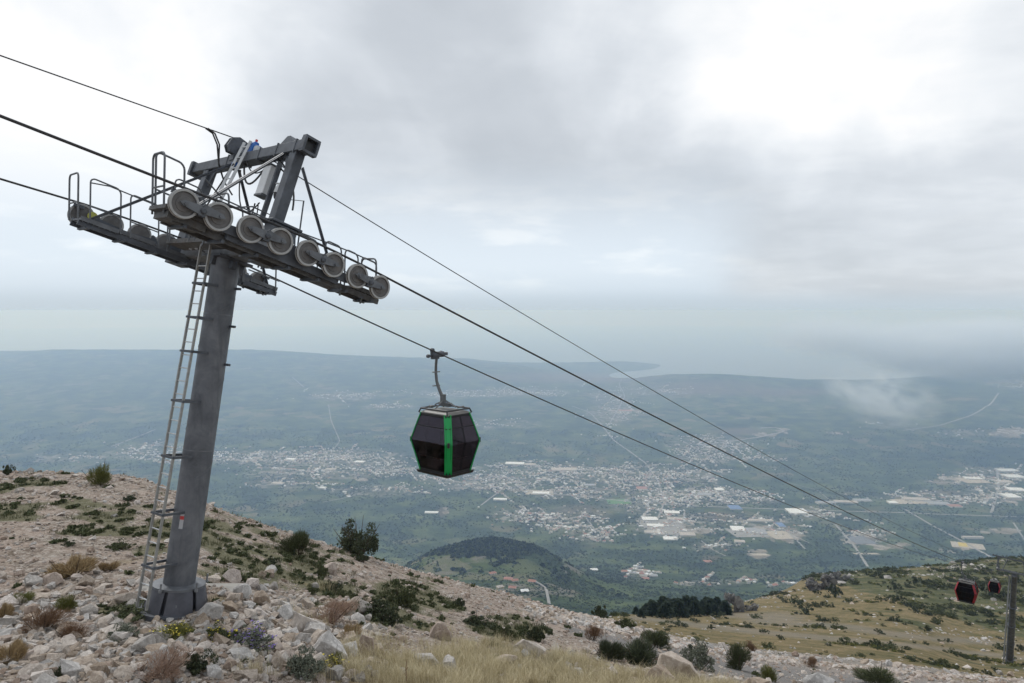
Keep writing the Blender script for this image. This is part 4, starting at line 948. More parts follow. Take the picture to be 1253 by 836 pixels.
# ------------------------------------------------------------------ gondola cabins
def ring(a, b_, z): return [(-a, -b_, z), (a, -b_, z), (a, b_, z), (-a, b_, z)]
def make_cabin(paint, label, detail=True):
    """origin at the grip; local x along the rope (downhill), local z up"""
    root = empty('gondola_cabin', (0, 0, 0)); tag(root, label, 'cable car')
    zt, zm, zb = -1.86, -2.72, -3.70         # roof edge, waist, floor edge
    lv = [(.54, .68, zt), (.636, .812, -2.24), (.745, .95, zm), (.645, .83, -3.20), (.53, .70, zb)]
    def at(z, inset=0.0):
        for (a0, b0, z0), (a1, b1, z1) in zip(lv[:-1], lv[1:]):
            if z <= z0 and z >= z1:
                t = (z0 - z) / (z0 - z1); return a0 + (a1 - a0) * t - inset, b0 + (b1 - b0) * t - inset
    # floor pan and roof
    q = MB(); q.add(ring(.60, .74, zb) + ring(.56, .70, zb - .09), [(3, 2, 1, 0), (4, 5, 6, 7), (0, 1, 5, 4), (1, 2, 6, 5), (2, 3, 7, 6), (3, 0, 4, 7)]); q.build('floor_pan', M['cabin_black'], root)
    q = MB(); q.add(ring(.55, .69, zt) + ring(.42, .55, zt + .08) , [(0, 1, 5, 4), (1, 2, 6, 5), (2, 3, 7, 6), (3, 0, 4, 7), (4, 5, 6, 7), (3, 2, 1, 0)]); q.box((0, 0, zt + .10), (.5, .75, .06)); q.box((-.3, .35, zt + .2), (.12, .12, .08)); q.box((.3, -.42, zt + .19), (.3, .05, .05)); rf = q.build('roof', M['cabin_roof'], root, bevel=.01)
    q = MB()
    for s in (-1, 1):
        q.tube([(-.54, s * .67, zt + .02), (-.50, s * .62, zt + .15), (.50, s * .62, zt + .15), (.54, s * .67, zt + .02)], .028, 8)
    q.tube([(-.50, -.62, zt + .15), (-.50, .62, zt + .15)], .028, 8); q.tube([(.50, -.62, zt + .15), (.50, .62, zt + .15)], .028, 8)
    q.build('roof_rail', M['cabin_black'], rf, True)
    # corner pillars in the cabin colour
    for (sx, sy) in ((-1, -1), (1, -1), (1, 1), (-1, 1)):
        q = MB(); vs = []
        zs = [zt + .03, -2.24, zm + .03, zm - .03, -3.20, zb - .07]
        wd = .15 if (sx, sy) == (-1, -1) else .10
        for z in zs:
            a_, b_ = at(min(max(z, zb), zt)); c = Vector((sx * a_, sy * b_, z)); o_ = .018
            vs += [(c.x + sx * o_, c.y - sy * wd, z), (c.x - sx * wd, c.y + sy * o_, z), (c.x - sx * (wd + .02), c.y - sy * .02, z), (c.x - sx * .02, c.y - sy * (wd + .02), z)]
        fs = []
        for i in range(len(zs) - 1):
            for k in range(4): fs.append((i * 4 + k, i * 4 + (k + 1) % 4, (i + 1) * 4 + (k + 1) % 4, (i + 1) * 4 + k))
        fs += [tuple(range(4)), tuple(range(20, 24))]
        q.add(vs, fs); q.build('corner_pillar', paint, root)
        q = MB(); c = at(zm); q.box((sx * (c[0] - .06), sy * (c[1] - .06), zm), (.07, .07, .16)); q.build('bumper_pad', M['black'], root, bevel=.015)
    # window panes, one per half face, and black frames
    for f, (ux, uy) in enumerate(((-1, 0), (0, -1), (1, 0), (0, 1))):
        for (z0, z1) in ((zt - .03, -2.235), (-2.245, zm + .005), (zm - .005, -3.195), (-3.205, zb + .05)):
            (a0, b0), (a1, b1) = at(z0, .012), at(z1, .012)
            q = MB(); e = .10; T_k = .008
            if ux: vs = [(ux * a0, -b0 + e, z0), (ux * a0, b0 - e, z0), (ux * a1, b1 - e, z1), (ux * a1, -b1 + e, z1)]; nrm = Vector((ux, 0, 0))
            else: vs = [(-a0 + e, uy * b0, z0), (a0 - e, uy * b0, z0), (a1 - e, uy * b1, z1), (-a1 + e, uy * b1, z1)]; nrm = Vector((0, uy, 0))
            q.add(vs + [tuple(Vector(v) - nrm * T_k) for v in vs], [(0, 1, 2, 3), (7, 6, 5, 4), (0, 4, 5, 1), (1, 5, 6, 2), (2, 6, 7, 3), (3, 7, 4, 0)]); q.build('window_pane', M['glass'], root)
        q = MB()
        for (z, th) in ((zt - .03, .09), (-2.24, .03), (zb + .05, .11)):
            a_, b_ = at(z)
            if ux: q.box((ux * (a_ - .022), 0, z), (.03, 2 * b_ - .16, th))
            else: q.box((0, uy * (b_ - .022), z), (2 * a_ - .16, .03, th))
        if uy:  # sliding door split on the two long sides
            for xx in (-.02, 0.02):
                for (z0, z1) in ((zt, -2.24), (-2.24, zm), (zm, -3.2), (-3.2, zb)):
                    b0, b1 = at(z0)[1], at(z1)[1]; q.bar((xx, uy * (b0 - .03), z0), (xx, uy * (b1 - .03), z1), .05 if xx == 0 else .025, .025, (0, 1, 0))
        q.build('window_frame', M['cabin_black'], root)
    # benches facing each other inside
    for s in (-1, 1):
        q = MB(); q.box((s * .38, 0, zb + .38), (.34, 1.26, .06)); q.box((s * .46, 0, zb + .18), (.08, 1.2, .38)); q.build('bench', M['seat'], root)
        for k in range(4):
            y = -.51 + .34 * k
            q = MB(); q.bar((s * .50, y, zb + .40), (s * .56, y, zb + .98), .30, .06, (1, 0, 0)); q.build('backrest', M['seat'] if k % 2 else M['cabin_black'], root, bevel=.02)
    # hanger: bracket, bowed arm, grip
    q = MB(); q.box((0, 0, zt + .27), (.16, .5, .12)); q.box((.0, .10, zt + .42), (.13, .16, .34)); q.tube([(0, -.5, zt + .22), (0, -.1, zt + .36)], .025, 6); q.tube([(0, .5, zt + .22), (0, .15, zt + .36)], .025, 6)
    q.tube([(-.42, 0, zt + .18), (0, .05, zt + .42)], .025, 6); q.tube([(.42, 0, zt + .18), (0, .05, zt + .42)], .025, 6); hb = q.build('hanger_bracket', M['hanger'], root, bevel=.01)
    pts = [(.0, .10, zt + .45), (0, .17, zt + .75), (0, .22, -.72), (0, .20, -.50), (0, .14, -.22), (0, .10, -.02)]
    pts = [(0, .06, zt + .34), (0, .14, zt + .50), (0, .30, zt + .76), (0, .41, zt + 1.0), (0, .45, zt + 1.3), (0, .44, zt + 1.55), (0, .40, zt + 1.86)]
    q = MB(); q.tube(pts, [.055, .055, .052, .05, .048, .045, .045], 10); arm = q.build('hanger_arm', M['hanger'], root, True)
    for z in (zt + .85, zt + 1.3): q = MB(); q.box((0, .43, z), (.30, .05, .035)); q.build('clamp_plate', M['galv'], arm)
    q = MB(Matrix.Translation((0, .30, 0))); q.box((.02, .10, .02), (.50, .16, .18)); q.box((.06, 0, .03), (.62, .09, .10)); q.box((-.08, .10, -.08), (.30, .12, .10)); q.lathe([(.075, -.05), (.075, .05)], 12, 'y', (-.20, .1, .16)); q.lathe([(.06, -.05), (.06, .05)], 12, 'y', (-.38, .1, -.02)); q.lathe([(.05, -.05), (.05, .05)], 12, 'y', (.22, .14, .08))
    q.tube([(-.05, .1, .0), (-.38, .1, -.02)], .025, 6); q.M = None; q.build('grip', M['dark_steel'], root, bevel=.012)
    return root
g_ = rope_far(22.4)
cabin = make_cabin(M['green_paint'], 'black glass gondola cabin with green corner pillars, hanging beyond the near tower')
HG = Vector(CR) * .30
cabin.location = Vector((far_pt(22.4), 22.4, rope_far(22.4))) + HG; cabin.rotation_euler = (0, 0, math.pi / 2 - TH)
red = make_cabin(M['red_paint'], 'nearer and larger of the two gondola cabins with red corner pillars, hanging over the scrub')
red.location = Vector((near_pt(69.5), 69.5, rope_near(69.5))) + HG; red.rotation_euler = (0, 0, math.pi / 2 - TH); red['group'] = 'red gondola cabins'
red2 = copy_tree(red); red2['label'] = 'small farther gondola cabin with red corner pillars, just left of the distant tower'
red2.location = Vector((far_pt(123.5), 123.5, rope_far(123.5))) + HG; red2['group'] = 'red gondola cabins'
# ------------------------------------------------------------------ scattering helper (ground cover nobody could count)
def scatter(name, pts, scl, rots, variants, label, cat, tilt=None):
    """one stuff object: geometry nodes put the variants on the points"""
    co = bpy.data.collections.new(name + '_kinds')
    for k, me in enumerate(variants):
        o = bpy.data.objects.new(name + '_kind', me); co.objects.link(o)
    me = bpy.data.meshes.new(name); me.vertices.add(len(pts)); me.vertices.foreach_set('co', np.asarray(pts, dtype=np.float32).ravel())
    set_attr(me, 'scl', scl)
    a = me.attributes.new('rt', 'FLOAT_VECTOR', 'POINT')
    rv = np.zeros((len(pts), 3), dtype=np.float32); rv[:, 2] = rots
    if tilt is not None: rv[:, 0] = tilt; rv[:, 1] = np.roll(tilt, 1)
    a.data.foreach_set('vector', rv.ravel())
    o = link(name, me); tag(o, label, cat, kind='stuff')
    ng = bpy.data.node_groups.new(name, 'GeometryNodeTree')
    ng.interface.new_socket('Geometry', in_out='INPUT', socket_type='NodeSocketGeometry'); ng.interface.new_socket('Geometry', in_out='OUTPUT', socket_type='NodeSocketGeometry')
    gi = ng.nodes.new('NodeGroupInput'); go = ng.nodes.new('NodeGroupOutput'); ip = ng.nodes.new('GeometryNodeInstanceOnPoints'); ci = ng.nodes.new('GeometryNodeCollectionInfo')
    ci.inputs[0].default_value = co; ci.inputs['Separate Children'].default_value = True; ci.inputs['Reset Children'].default_value = True
    n1 = ng.nodes.new('GeometryNodeInputNamedAttribute'); n1.data_type = 'FLOAT'; n1.inputs[0].default_value = 'scl'
    n2 = ng.nodes.new('GeometryNodeInputNamedAttribute'); n2.data_type = 'FLOAT_VECTOR'; n2.inputs[0].default_value = 'rt'
    L_ = ng.links.new; L_(gi.outputs[0], ip.inputs['Points']); L_(ci.outputs[0], ip.inputs['Instance']); ip.inputs['Pick Instance'].default_value = True
    L_(n1.outputs[0], ip.inputs['Scale']); L_(n2.outputs[0], ip.inputs['Rotation']); L_(ip.outputs[0], go.inputs[0])
    md = o.modifiers.new('scatter', 'NODES'); md.node_group = ng
    return o

def hull_rock(seed, n=16, sq=(1, .8, .6), rough=.0):
    r_ = random.Random(seed); bm_ = bmesh.new()
    for k in range(n):
        v = Vector((r_.gauss(0, 1), r_.gauss(0, 1), r_.gauss(0, 1))).normalized() * r_.uniform(.42, .55)
        v = Vector((v.x * sq[0], v.y * sq[1], v.z * sq[2])); bm_.verts.new(v)
    bmesh.ops.convex_hull(bm_, input=bm_.verts)
    for v in [v for v in bm_.verts if not v.link_faces]: bm_.verts.remove(v)
    return bm_
def rock_mesh(seed, m, n=16, sq=(1, .8, .6), detail=False):
    bm_ = hull_rock(seed, n, sq)
    if detail:
        bmesh.ops.bevel(bm_, geom=list(bm_.edges), offset=.012, segments=1, affect='EDGES')
        bmesh.ops.triangulate(bm_, faces=bm_.faces)
        bmesh.ops.subdivide_edges(bm_, edges=[e for e in bm_.edges if e.calc_length() > .12], cuts=2, use_grid_fill=True)
        bmesh.ops.triangulate(bm_, faces=bm_.faces)
        from mathutils import noise as mn
        for v in bm_.verts:
            p = v.co * 3.1 + Vector((seed, 0, 0)); d = mn.noise(p) * .035 + mn.noise(p * 3.3) * .018
            v.co += v.co.normalized() * d
    me = bpy.data.meshes.new('rock'); bm_.to_mesh(me); bm_.free(); me.materials.append(m)
    return me
ROCKS = {k: [rock_mesh(100 * i + j, M[k], 15, ((1, .8, .62), (1, .95, .5), (1, .7, .75), (1.1, .8, .45), (.9, .85, .8))[j % 5]) for j in range(7)] for i, k in enumerate(('rock_pale', 'rock_pink', 'rock_grey'))}

def foliage_mesh(seed, n, leaf, shape, m, style='leafy', clumps=9):
    if style == 'leafy': clumps = int(clumps * 2.2)
    """many small leaf faces spread through an uneven unit-size crown (base at z=0, width ~1, height ~1)"""
    g = np.random.default_rng(seed)
    cl = g.normal(0, 1, (clumps, 3)); cl /= np.linalg.norm(cl, axis=1)[:, None]; cl *= g.uniform(.12, .36, clumps)[:, None]; cl[:, 2] = np.abs(cl[:, 2]) * 1.15 + .16
    cs = g.uniform(.12, .23, clumps) if style != 'leafy' else g.uniform(.05, .17, clumps)
    if style == 'leafy': cl[:, :2] *= g.uniform(.9, 1.45, clumps)[:, None]; cl[:, 2] = np.maximum(cl[:, 2] * g.uniform(.55, 1.25, clumps), .06)
    k = g.integers(0, clumps, n); d = g.normal(0, 1, (n, 3)); d /= np.linalg.norm(d, axis=1)[:, None]
    P_ = cl[k] + d * (cs[k] * g.uniform(.25, 1.0, n) ** .5)[:, None]; P_[:, 2] = np.maximum(P_[:, 2], .01)
    P_ *= np.array(shape)
    if style == 'spiky':
        base = g.normal(0, .12, (n, 3)) * np.array([1, 1, 0]); dr = P_ - base; dr /= np.linalg.norm(dr, axis=1)[:, None]
        Lf = leaf * g.uniform(.7, 1.5, n)[:, None]; A_ = P_ - dr * Lf; B_ = P_ + dr * Lf * .6 + g.normal(0, leaf * .15, (n, 3))
        sdv = np.cross(dr, g.normal(0, 1, (n, 3))); sdv /= np.linalg.norm(sdv, axis=1)[:, None]; w_ = leaf * .09
        V = np.stack([A_ - sdv * w_, A_ + sdv * w_, B_], 1).reshape(-1, 3); Fc = np.arange(3 * n).reshape(-1, 3)
    else:
        a = g.normal(0, 1, (n, 3)); a /= np.linalg.norm(a, axis=1)[:, None]; b2 = np.cross(a, g.normal(0, 1, (n, 3))); b2 /= np.linalg.norm(b2, axis=1)[:, None]
        s_ = leaf * g.uniform(.6, 1.3, n)[:, None]
        V = np.stack([P_ - a * s_, P_ + b2 * s_ * .42, P_ + a * s_, P_ - b2 * s_ * .42], 1).reshape(-1, 3); Fc = np.arange(4 * n).reshape(-1, 4)
    V[:, 2] = np.maximum(V[:, 2], 0)
    return np_mesh('foliage', V, Fc, [m])
def stems_mesh(seed, shape, n=9, r=.012):
    g = random.Random(seed); q = MB()
    for k in range(n):
        a = g.uniform(0, 6.28); rr_ = g.uniform(.15, .50); tip = Vector((math.cos(a) * rr_ * shape[0], math.sin(a) * rr_ * shape[1], g.uniform(.30, .62) * shape[2])); mid = tip * .5 + Vector((0, 0, -.06))
        q.tube([(0, 0, -.08), tuple(mid), tuple(tip)], [r, r * .7, r * .3], 5)
    return q.mesh('stem', [M['stem']])
BUSH = {}
def bush_proto(key, seed, n, leaf, shape, m, style='leafy', clumps=9, stems=8):
    BUSH[key] = (foliage_mesh(seed, n, leaf, shape, M[m], style, clumps), stems_mesh(seed, shape, stems))
bush_proto('tree_bush', 31, 5200, .022, (1.15, 1, .85), 'leaf_dark', 'leafy', 15, 26)
bush_proto('round', 4, 4200, .055, (1, 1, .9), 'leaf_green', 'spiky', 12)
bush_proto('round2', 5, 4200, .06, (1, .9, .8), 'leaf_dark', 'spiky', 10)
bush_proto('low', 6, 3000, .026, (1, .9, .5), 'leaf_green', 'leafy', 14)
bush_proto('low_dark', 7, 3000, .028, (1, .9, .55), 'leaf_dark', 'leafy', 12)
bush_proto('yellow', 8, 3000, .05, (1, .9, .9), 'leaf_yellow', 'spiky', 10)
bush_proto('grey', 9, 3200, .024, (1, .9, .7), 'leaf_grey', 'leafy', 13)
bush_proto('brown', 10, 5200, .028, (1, .8, .62), 'leaf_brown', 'spiky', 13)
bush_proto('tan', 12, 2600, .06, (1, .9, .55), 'leaf_tan', 'spiky', 9)
bush_proto('pink', 13, 3600, .035, (1, .9, .7), 'leaf_pink', 'spiky', 10)
bush_proto('small', 14, 500, .05, (1, .9, .65), 'leaf_green', 'leafy', 7, 3)
bush_proto('small_dark', 15, 500, .05, (1, .95, .7), 'leaf_dark', 'leafy', 7, 3)
LAND = []      # what one can point at: (frame x, frame y, plain words)
GENERIC = []   # objects whose label is completed from what stands next to them
def plant(kind, px, py, wpx, hpx, label, name='shrub', cat='shrub', group=None, flower=None, nfl=40, yr=None):
    if yr is None:
        p = hit(px, py, 2, 62); q_ = py
        while p is None and q_ < py + 14: q_ += 1.0; p = hit(px, q_, 2, 62)
    else: p = hit(px, py, *yr)
    if p is None: return None
    o = empty(name, (p.x, p.y, p.z - .02), random.uniform(0, 6.28)); tag(o, label, cat, group)
    if group is None: LAND.append((px, py - hpx * .4, label, name))
    else: GENERIC.append((o, 'small dark green bush', px, py))
    fo, st = BUSH[kind]; w_ = wpx * p.y / F * 1.12; h_ = hpx * p.y / F * 1.15
    bb = np.empty(len(fo.vertices) * 3, dtype=np.float32); fo.vertices.foreach_get('co', bb); top = bb.reshape(-1, 3)[:, 2].max(); wid = np.ptp(bb.reshape(-1, 3)[:, 0])
    sc = (w_ / wid, w_ / wid, h_ / top)
    for me, nm in ((fo, 'foliage'), (st, 'stem')):
        c = link(nm, me, None, o); c.scale = sc
    if flower:
        fl = MB(); g = random.Random(int(px)); pts = bb.reshape(-1, 3)
        for k in range(nfl):
            v = pts[g.randrange(len(pts))]; c = Vector((v[0] * sc[0] * 1.05, v[1] * sc[1] * 1.05, v[2] * sc[2] * 1.0 + .03)); s_ = g.uniform(.012, .024)
            a = g.uniform(0, 6.28); fl.add([tuple(c + Vector((math.cos(a + q_ * 1.2566) * s_, math.sin(a + q_ * 1.2566) * s_, g.uniform(-.3, .3) * s_))) for q_ in range(5)], [(0, 1, 2, 3, 4)])
        fb = fl.build('flower', M[flower], o); fb['kind'] = 'stuff'
    return o
P_LIST = [
 ('tree_bush', 438, 677, 60, 38, 'largest dark green bush rising above the rubble ridge against the valley', 'bush', 'bush'),
 ('yellow', 123, 594, 30, 26, 'yellow-green bush on the left skyline of the rubble bench', 'bush', 'bush'),
 ('round', 365, 679, 40, 30, 'rounded green shrub on the scree slope right of the tower', 'shrub', 'shrub'),
 ('low_dark', 333, 690, 22, 8, 'flat dark green cushion just below the rounded shrub on the scree', 'shrub', 'shrub'),
 ('brown', 52, 772, 54, 30, 'larger rust-brown dead shrub among pale stones at lower left', 'shrub', 'shrub'),
 ('brown', 88, 780, 42, 20, 'smaller rust-brown dead shrub right beside the bigger one at lower left', 'shrub', 'shrub'),
 ('tan', 88, 705, 56, 22, 'wide tan dry tuft on the gravel bench left of the tower', 'dry_tuft', 'dry plant'),
 ('tan', 133, 698, 24, 12, 'small tan dry tuft on the gravel between the wide tuft and tower', 'dry_tuft', 'dry plant'),
 ('yellow', 83, 748, 24, 22, 'straw-green tuft behind the rust-brown dead shrub', 'shrub', 'shrub'),
 ('yellow', 24, 739, 28, 14, 'small bright green plant among white stones near the left edge', 'herb', 'plant'),
 ('yellow', 212, 782, 52, 20, 'low green cushion dotted with yellow flowers below the tower foot', 'flowering_plant', 'plant', 'petal_yellow', 90),
 ('low', 262, 781, 40, 16, 'low green cushion with yellow flowers beside the purple flowers', 'flowering_plant', 'plant', 'petal_yellow', 60),
 ('grey', 303, 793, 66, 24, 'wispy plant with purple flowers among pale rocks', 'flowering_plant', 'plant', 'petal_purple', 190),
 ('grey', 372, 828, 54, 32, 'grey-green leafy shrub at the bottom edge by the wedge-shaped boulder', 'shrub', 'shrub'),
 ('yellow', 408, 822, 36, 24, 'yellow-flowered plant between the grey-green shrub and dry grass', 'flowering_plant', 'plant', 'petal_yellow', 60),
 ('low_dark', 242, 822, 36, 24, 'dark green leafy cushion at the bottom edge left of centre', 'shrub', 'shrub'),
 ('low_dark', 70, 832, 22, 16, 'small dark green cushion beside a white rock at lower left', 'shrub', 'shrub'),
 ('pink', 190, 832, 64, 28, 'wide reddish dry plant at the bottom edge below the tower', 'dry_tuft', 'dry plant'),
 ('grey', 150, 782, 40, 18, 'grey-green low plant in stones right of the rust-brown shrubs', 'shrub', 'shrub'),
 ('low', 165, 752, 66, 14, 'green grassy mat against the left side of the tower foot', 'herb', 'plant'),
 ('tan', 10, 812, 46, 26, 'tan dry tuft at the left edge near the bottom', 'dry_tuft', 'dry plant'),
 ('tan', 3, 760, 24, 22, 'olive-tan tuft cut by the left edge', 'dry_tuft', 'dry plant'),
 ('pink', 398, 764, 44, 24, 'hazy reddish dry bush between pale boulders and green shrubs', 'dry_tuft', 'dry plant'),
 ('pink', 420, 752, 32, 18, 'small tan-brown dry tuft above the reddish bush', 'dry_tuft', 'dry plant'),
 ('tan', 430, 785, 30, 20, 'tan tuft at the left margin of the dry grass', 'dry_tuft', 'dry plant'),
 ('low_dark', 407, 723, 22, 12, 'small dark shrub on the scree above the reddish bush', 'shrub', 'shrub'),
 ('low', 393, 704, 20, 12, 'small green shrub upslope on the scree left of the big bush', 'shrub', 'shrub'),
 ('low_dark', 443, 688, 18, 12, 'dark cushion just below the biggest bush on the ridge', 'shrub', 'shrub'),
 ('low', 380, 726, 18, 10, 'tiny green shrub in the herb patch right of the tower', 'shrub', 'shrub'),
 ('low_dark', 455, 754, 46, 18, 'dark green spreading shrub above the dry grass', 'shrub', 'shrub'),
 ('low', 492, 742, 36, 26, 'mid-green tall shrub on the scree above the dry grass', 'shrub', 'shrub'),
 ('low_dark', 476, 764, 32, 18, 'dark shrub just left below the tall mid-green shrub', 'shrub', 'shrub'),
 ('low', 450, 740, 26, 12, 'green shrub patch left of the tall mid-green shrub', 'shrub', 'shrub'),
 ('low_dark', 585, 766, 40, 12, 'dark green strip of shrub behind the dry grass', 'shrub', 'shrub'),
 ('low', 618, 784, 30, 22, 'bushy green shrub at the back of the dry grass, left one of two', 'shrub', 'shrub'),
 ('low_dark', 657, 784, 28, 18, 'bushy dark shrub at the back of the dry grass, right one of two', 'shrub', 'shrub'),
 ('low_dark', 560, 741, 20, 8, 'small dark shrub on the middle of the ridge scree', 'shrub', 'shrub'),
 ('brown', 725, 783, 24, 20, 'brown bush on the verge of the gravel track', 'shrub', 'shrub'),
 ('round2', 745, 807, 34, 24, 'round dark green bush left of the big pale boulder', 'bush', 'bush'),
 ('round2', 783, 814, 50, 26, 'widest dark green bush right behind the big pale boulder', 'bush', 'bush'),
 ('round', 805, 793, 40, 22, 'feathery green bush above the big pale boulder', 'bush', 'bush'),
 ('grey', 853, 818, 46, 32, 'hazy grey-green bush right of the big pale boulder', 'bush', 'bush'),
 ('round', 903, 819, 36, 32, 'ball-shaped green bush standing alone beside the gravel track', 'bush', 'bush'),
 ('yellow', 943, 834, 22, 18, 'small yellow-green bush at the bottom beside the grey boulder', 'bush', 'bush'),
 ('brown', 918, 790, 16, 14, 'dark reddish bush on the tan hillside beyond the track', 'shrub', 'shrub'),
 ('brown', 993, 816, 20, 12, 'brown cushion on the stony verge below the track', 'shrub', 'shrub'),
 ('round', 1075, 838, 52, 20, 'grass-green bush at the bottom edge toward the right', 'bush', 'bush'),
 ('low_dark', 735, 752, 20, 14, 'dark green shrub where the ridge meets the tan hillside', 'shrub', 'shrub'),
 ('low', 765, 770, 30, 14, 'green shrub on the verge above the widest dark bush', 'shrub', 'shrub'),
 ('low_dark', 10, 581, 12, 12, 'brown-green bush at the far left skyline', 'shrub', 'shrub'),
 ('low_dark', 85, 668, 16, 6, 'tiny dark herb clump on the gravel bench', 'herb', 'plant'),
 ('low', 145, 671, 30, 10, 'green herb clump midway on the bench left of the ladder', 'herb', 'plant'),
 ('low_dark', 158, 612, 16, 6, 'dark herb clump on the bench close behind the ladder', 'herb', 'plant'),
]
for e in P_LIST:
    kind, px, py, wp, hp, lab, nm, ct = e[:8]
    plant(kind, px, py, wp, hp, lab, nm, ct, None, e[8] if len(e) > 8 else None, e[9] if len(e) > 9 else 0)
# scattered bushes on the far hillside, each its own
HB = [(1147, 762, 12, 8), (1135, 774, 10, 8), (1010, 762, 12, 6), (975, 740, 18, 10), (985, 752, 26, 9), (1076, 776, 14, 5), (1040, 738, 12, 7), (1100, 735, 14, 6), (1130, 745, 10, 5), (1165, 742, 10, 5), (1095, 722, 16, 8), (1120, 715, 18, 9),
      (1150, 720, 20, 10), (1205, 728, 22, 14), (1225, 735, 20, 12), (1190, 745, 12, 5), (1212, 755, 10, 6), (1240, 760, 14, 8), (1225, 795, 16, 8), (1248, 797, 12, 8), (1070, 708, 18, 8), (1045, 715, 14, 7), (1021, 731, 20, 14), (1000, 728, 10, 6), (925, 757, 14, 6), (880, 757, 20, 7), (935, 775, 12, 5),
      (1035, 783, 10, 4), (1090, 790, 12, 4), (1160, 786, 10, 4), (1185, 765, 9, 5), (870, 770, 10, 5), (955, 783, 12, 5), (810, 765, 10, 4), (850, 762, 12, 5), (1245, 715, 16, 9), (1180, 705, 16, 7), (1085, 700, 18, 6), (1205, 700, 16, 6)]
for i, (px, py, w_, h_) in enumerate(HB):
    plant('small_dark' if i % 3 else 'small', px, py, w_, h_, 'small dark green bush dotted on the tan and scrubby hillside at right', 'hillside_bush', 'bush', 'bushes dotted over the right-hand hillside', yr=(52, 700))
# dead stalk standing in the dry grass
p = hit(497, 838); st = empty('dead_stalk', (p.x, p.y, p.z - .05)); tag(st, 'single brown dead stalk standing upright in the dry grass at the bottom', 'stalk')
q = MB(); q.tube([(0, 0, 0), (.01, 0, .15), (-.005, 0, .32), (.015, 0, .5)], [.011, .010, .009, .006], 6); q.build('stem', M['leaf_brown'], st, True)
q = MB(); q.tube([(-.004, 0, .30), (.03, .01, .36)], .005, 5); q.tube([(.004, 0, .18), (-.03, .01, .25)], .005, 5); q.build('twig', M['leaf_brown'], st)

# ------------------------------------------------------------------ rocks one can point at
BIG = [
 (828, 832, 54, 38, 'rock_pale', 'biggest pale boulder, leaning left, at the bottom right of the dry grass', (1.1, .8, .72)),
 (806, 836, 40, 26, 'rock_pale', 'pale boulder tucked in front of the biggest one in the grass', (1, .8, .6)),
 (404, 806, 50, 36, 'rock_grey', 'pointed wedge-shaped pale boulder left of the dry grass', (1, .6, .9)),
 (362, 770, 44, 26, 'rock_pale', 'slanting slab of pale rock topping the rock pile right of the tower', (1.2, .7, .5)),
 (385, 776, 34, 24, 'rock_grey', 'blocky pale rock in the middle of the rock pile right of the tower', (1, .8, .7)),
 (450, 800, 20, 26, 'rock_pink', 'upright pinkish rock standing in the dry grass', (.8, .8, 1)),
 (193, 788, 34, 20, 'rock_grey', 'bright white lump of rock beside the yellow-flowered cushion', (1, .8, .65)),
 (84, 830, 26, 30, 'rock_grey', 'tall white triangular rock by the dark green cushion at lower left', (.8, .7, 1)),
 (42, 828, 32, 18, 'rock_pale', 'flat-topped beige rock at the bottom left corner', (1.1, .8, .55)),
 (520, 815, 34, 20, 'rock_grey', 'rounded white boulder lying in the dry grass, bottom centre', (1.1, .8, .65)),
 (548, 819, 26, 16, 'rock_grey', 'smaller white boulder right next to the rounded one in the grass', (1.1, .8, .6)),
 (538, 781, 30, 22, 'rock_pink', 'pinkish angular boulder at the back of the dry grass', (1, .8, .7)),
 (648, 800, 46, 22, 'rock_pale', 'long pale boulder half sunk in the back of the dry grass', (1.3, .8, .5)),
 (618, 812, 30, 14, 'rock_pale', 'low beige rock left of the long half-sunk boulder', (1.2, .8, .5)),
 (1002, 838, 44, 18, 'rock_grey', 'grey cracked boulder at the bottom beside the gravel track', (1.2, .8, .55)),
 (925, 840, 34, 12, 'rock_pale', 'beige boulder peeking over the bottom edge left of the grey one', (1.1, .8, .5)),
 (880, 838, 20, 12, 'rock_pale', 'pale rock between ball-shaped bush and biggest boulder', (1, .8, .6)),
 (258, 755, 30, 20, 'rock_grey', 'rounded grey rock touching the right side of the tower foot', (1, .8, .7)),
 (282, 745, 20, 14, 'rock_pale', 'pale rock behind the grey one at the tower foot', (1, .8, .7)),
 (320, 742, 24, 18, 'rock_pale', 'pale peaked rock upslope in the rock pile', (1, .8, .8)),
 (296, 732, 24, 14, 'rock_grey', 'white flat rock at the upper end of the rock pile', (1.2, .8, .5)),
 (335, 795, 24, 14, 'rock_pink', 'pinkish rock between the purple flowers and the wedge boulder', (1, .8, .6)),
 (155, 737, 34, 14, 'rock_pale', 'long pale slab left of the tower foot', (1.3, .8, .4)),
 (110, 760, 30, 12, 'rock_pale', 'long flat beige rock between brown shrub and tower foot', (1.4, .8, .45)),
 (40, 715, 24, 12, 'rock_grey', 'grey-white rock on the left edge of the rubble band', (1, .8, .55)),
 (65, 716, 24, 14, 'rock_pink', 'brownish rock right of the grey-white one in the rubble band', (1, .8, .6)),
 (410, 826, 22, 14, 'rock_grey', 'white rock in front of the grey-green shrub', (1, .8, .65)),
 (300, 832, 30, 16, 'rock_pale', 'pale rock at the bottom edge left of the grey-green shrub', (1, .8, .6)),
 (330, 578, 2, 2, 'rock_pale', '', (1, 1, 1)),
]
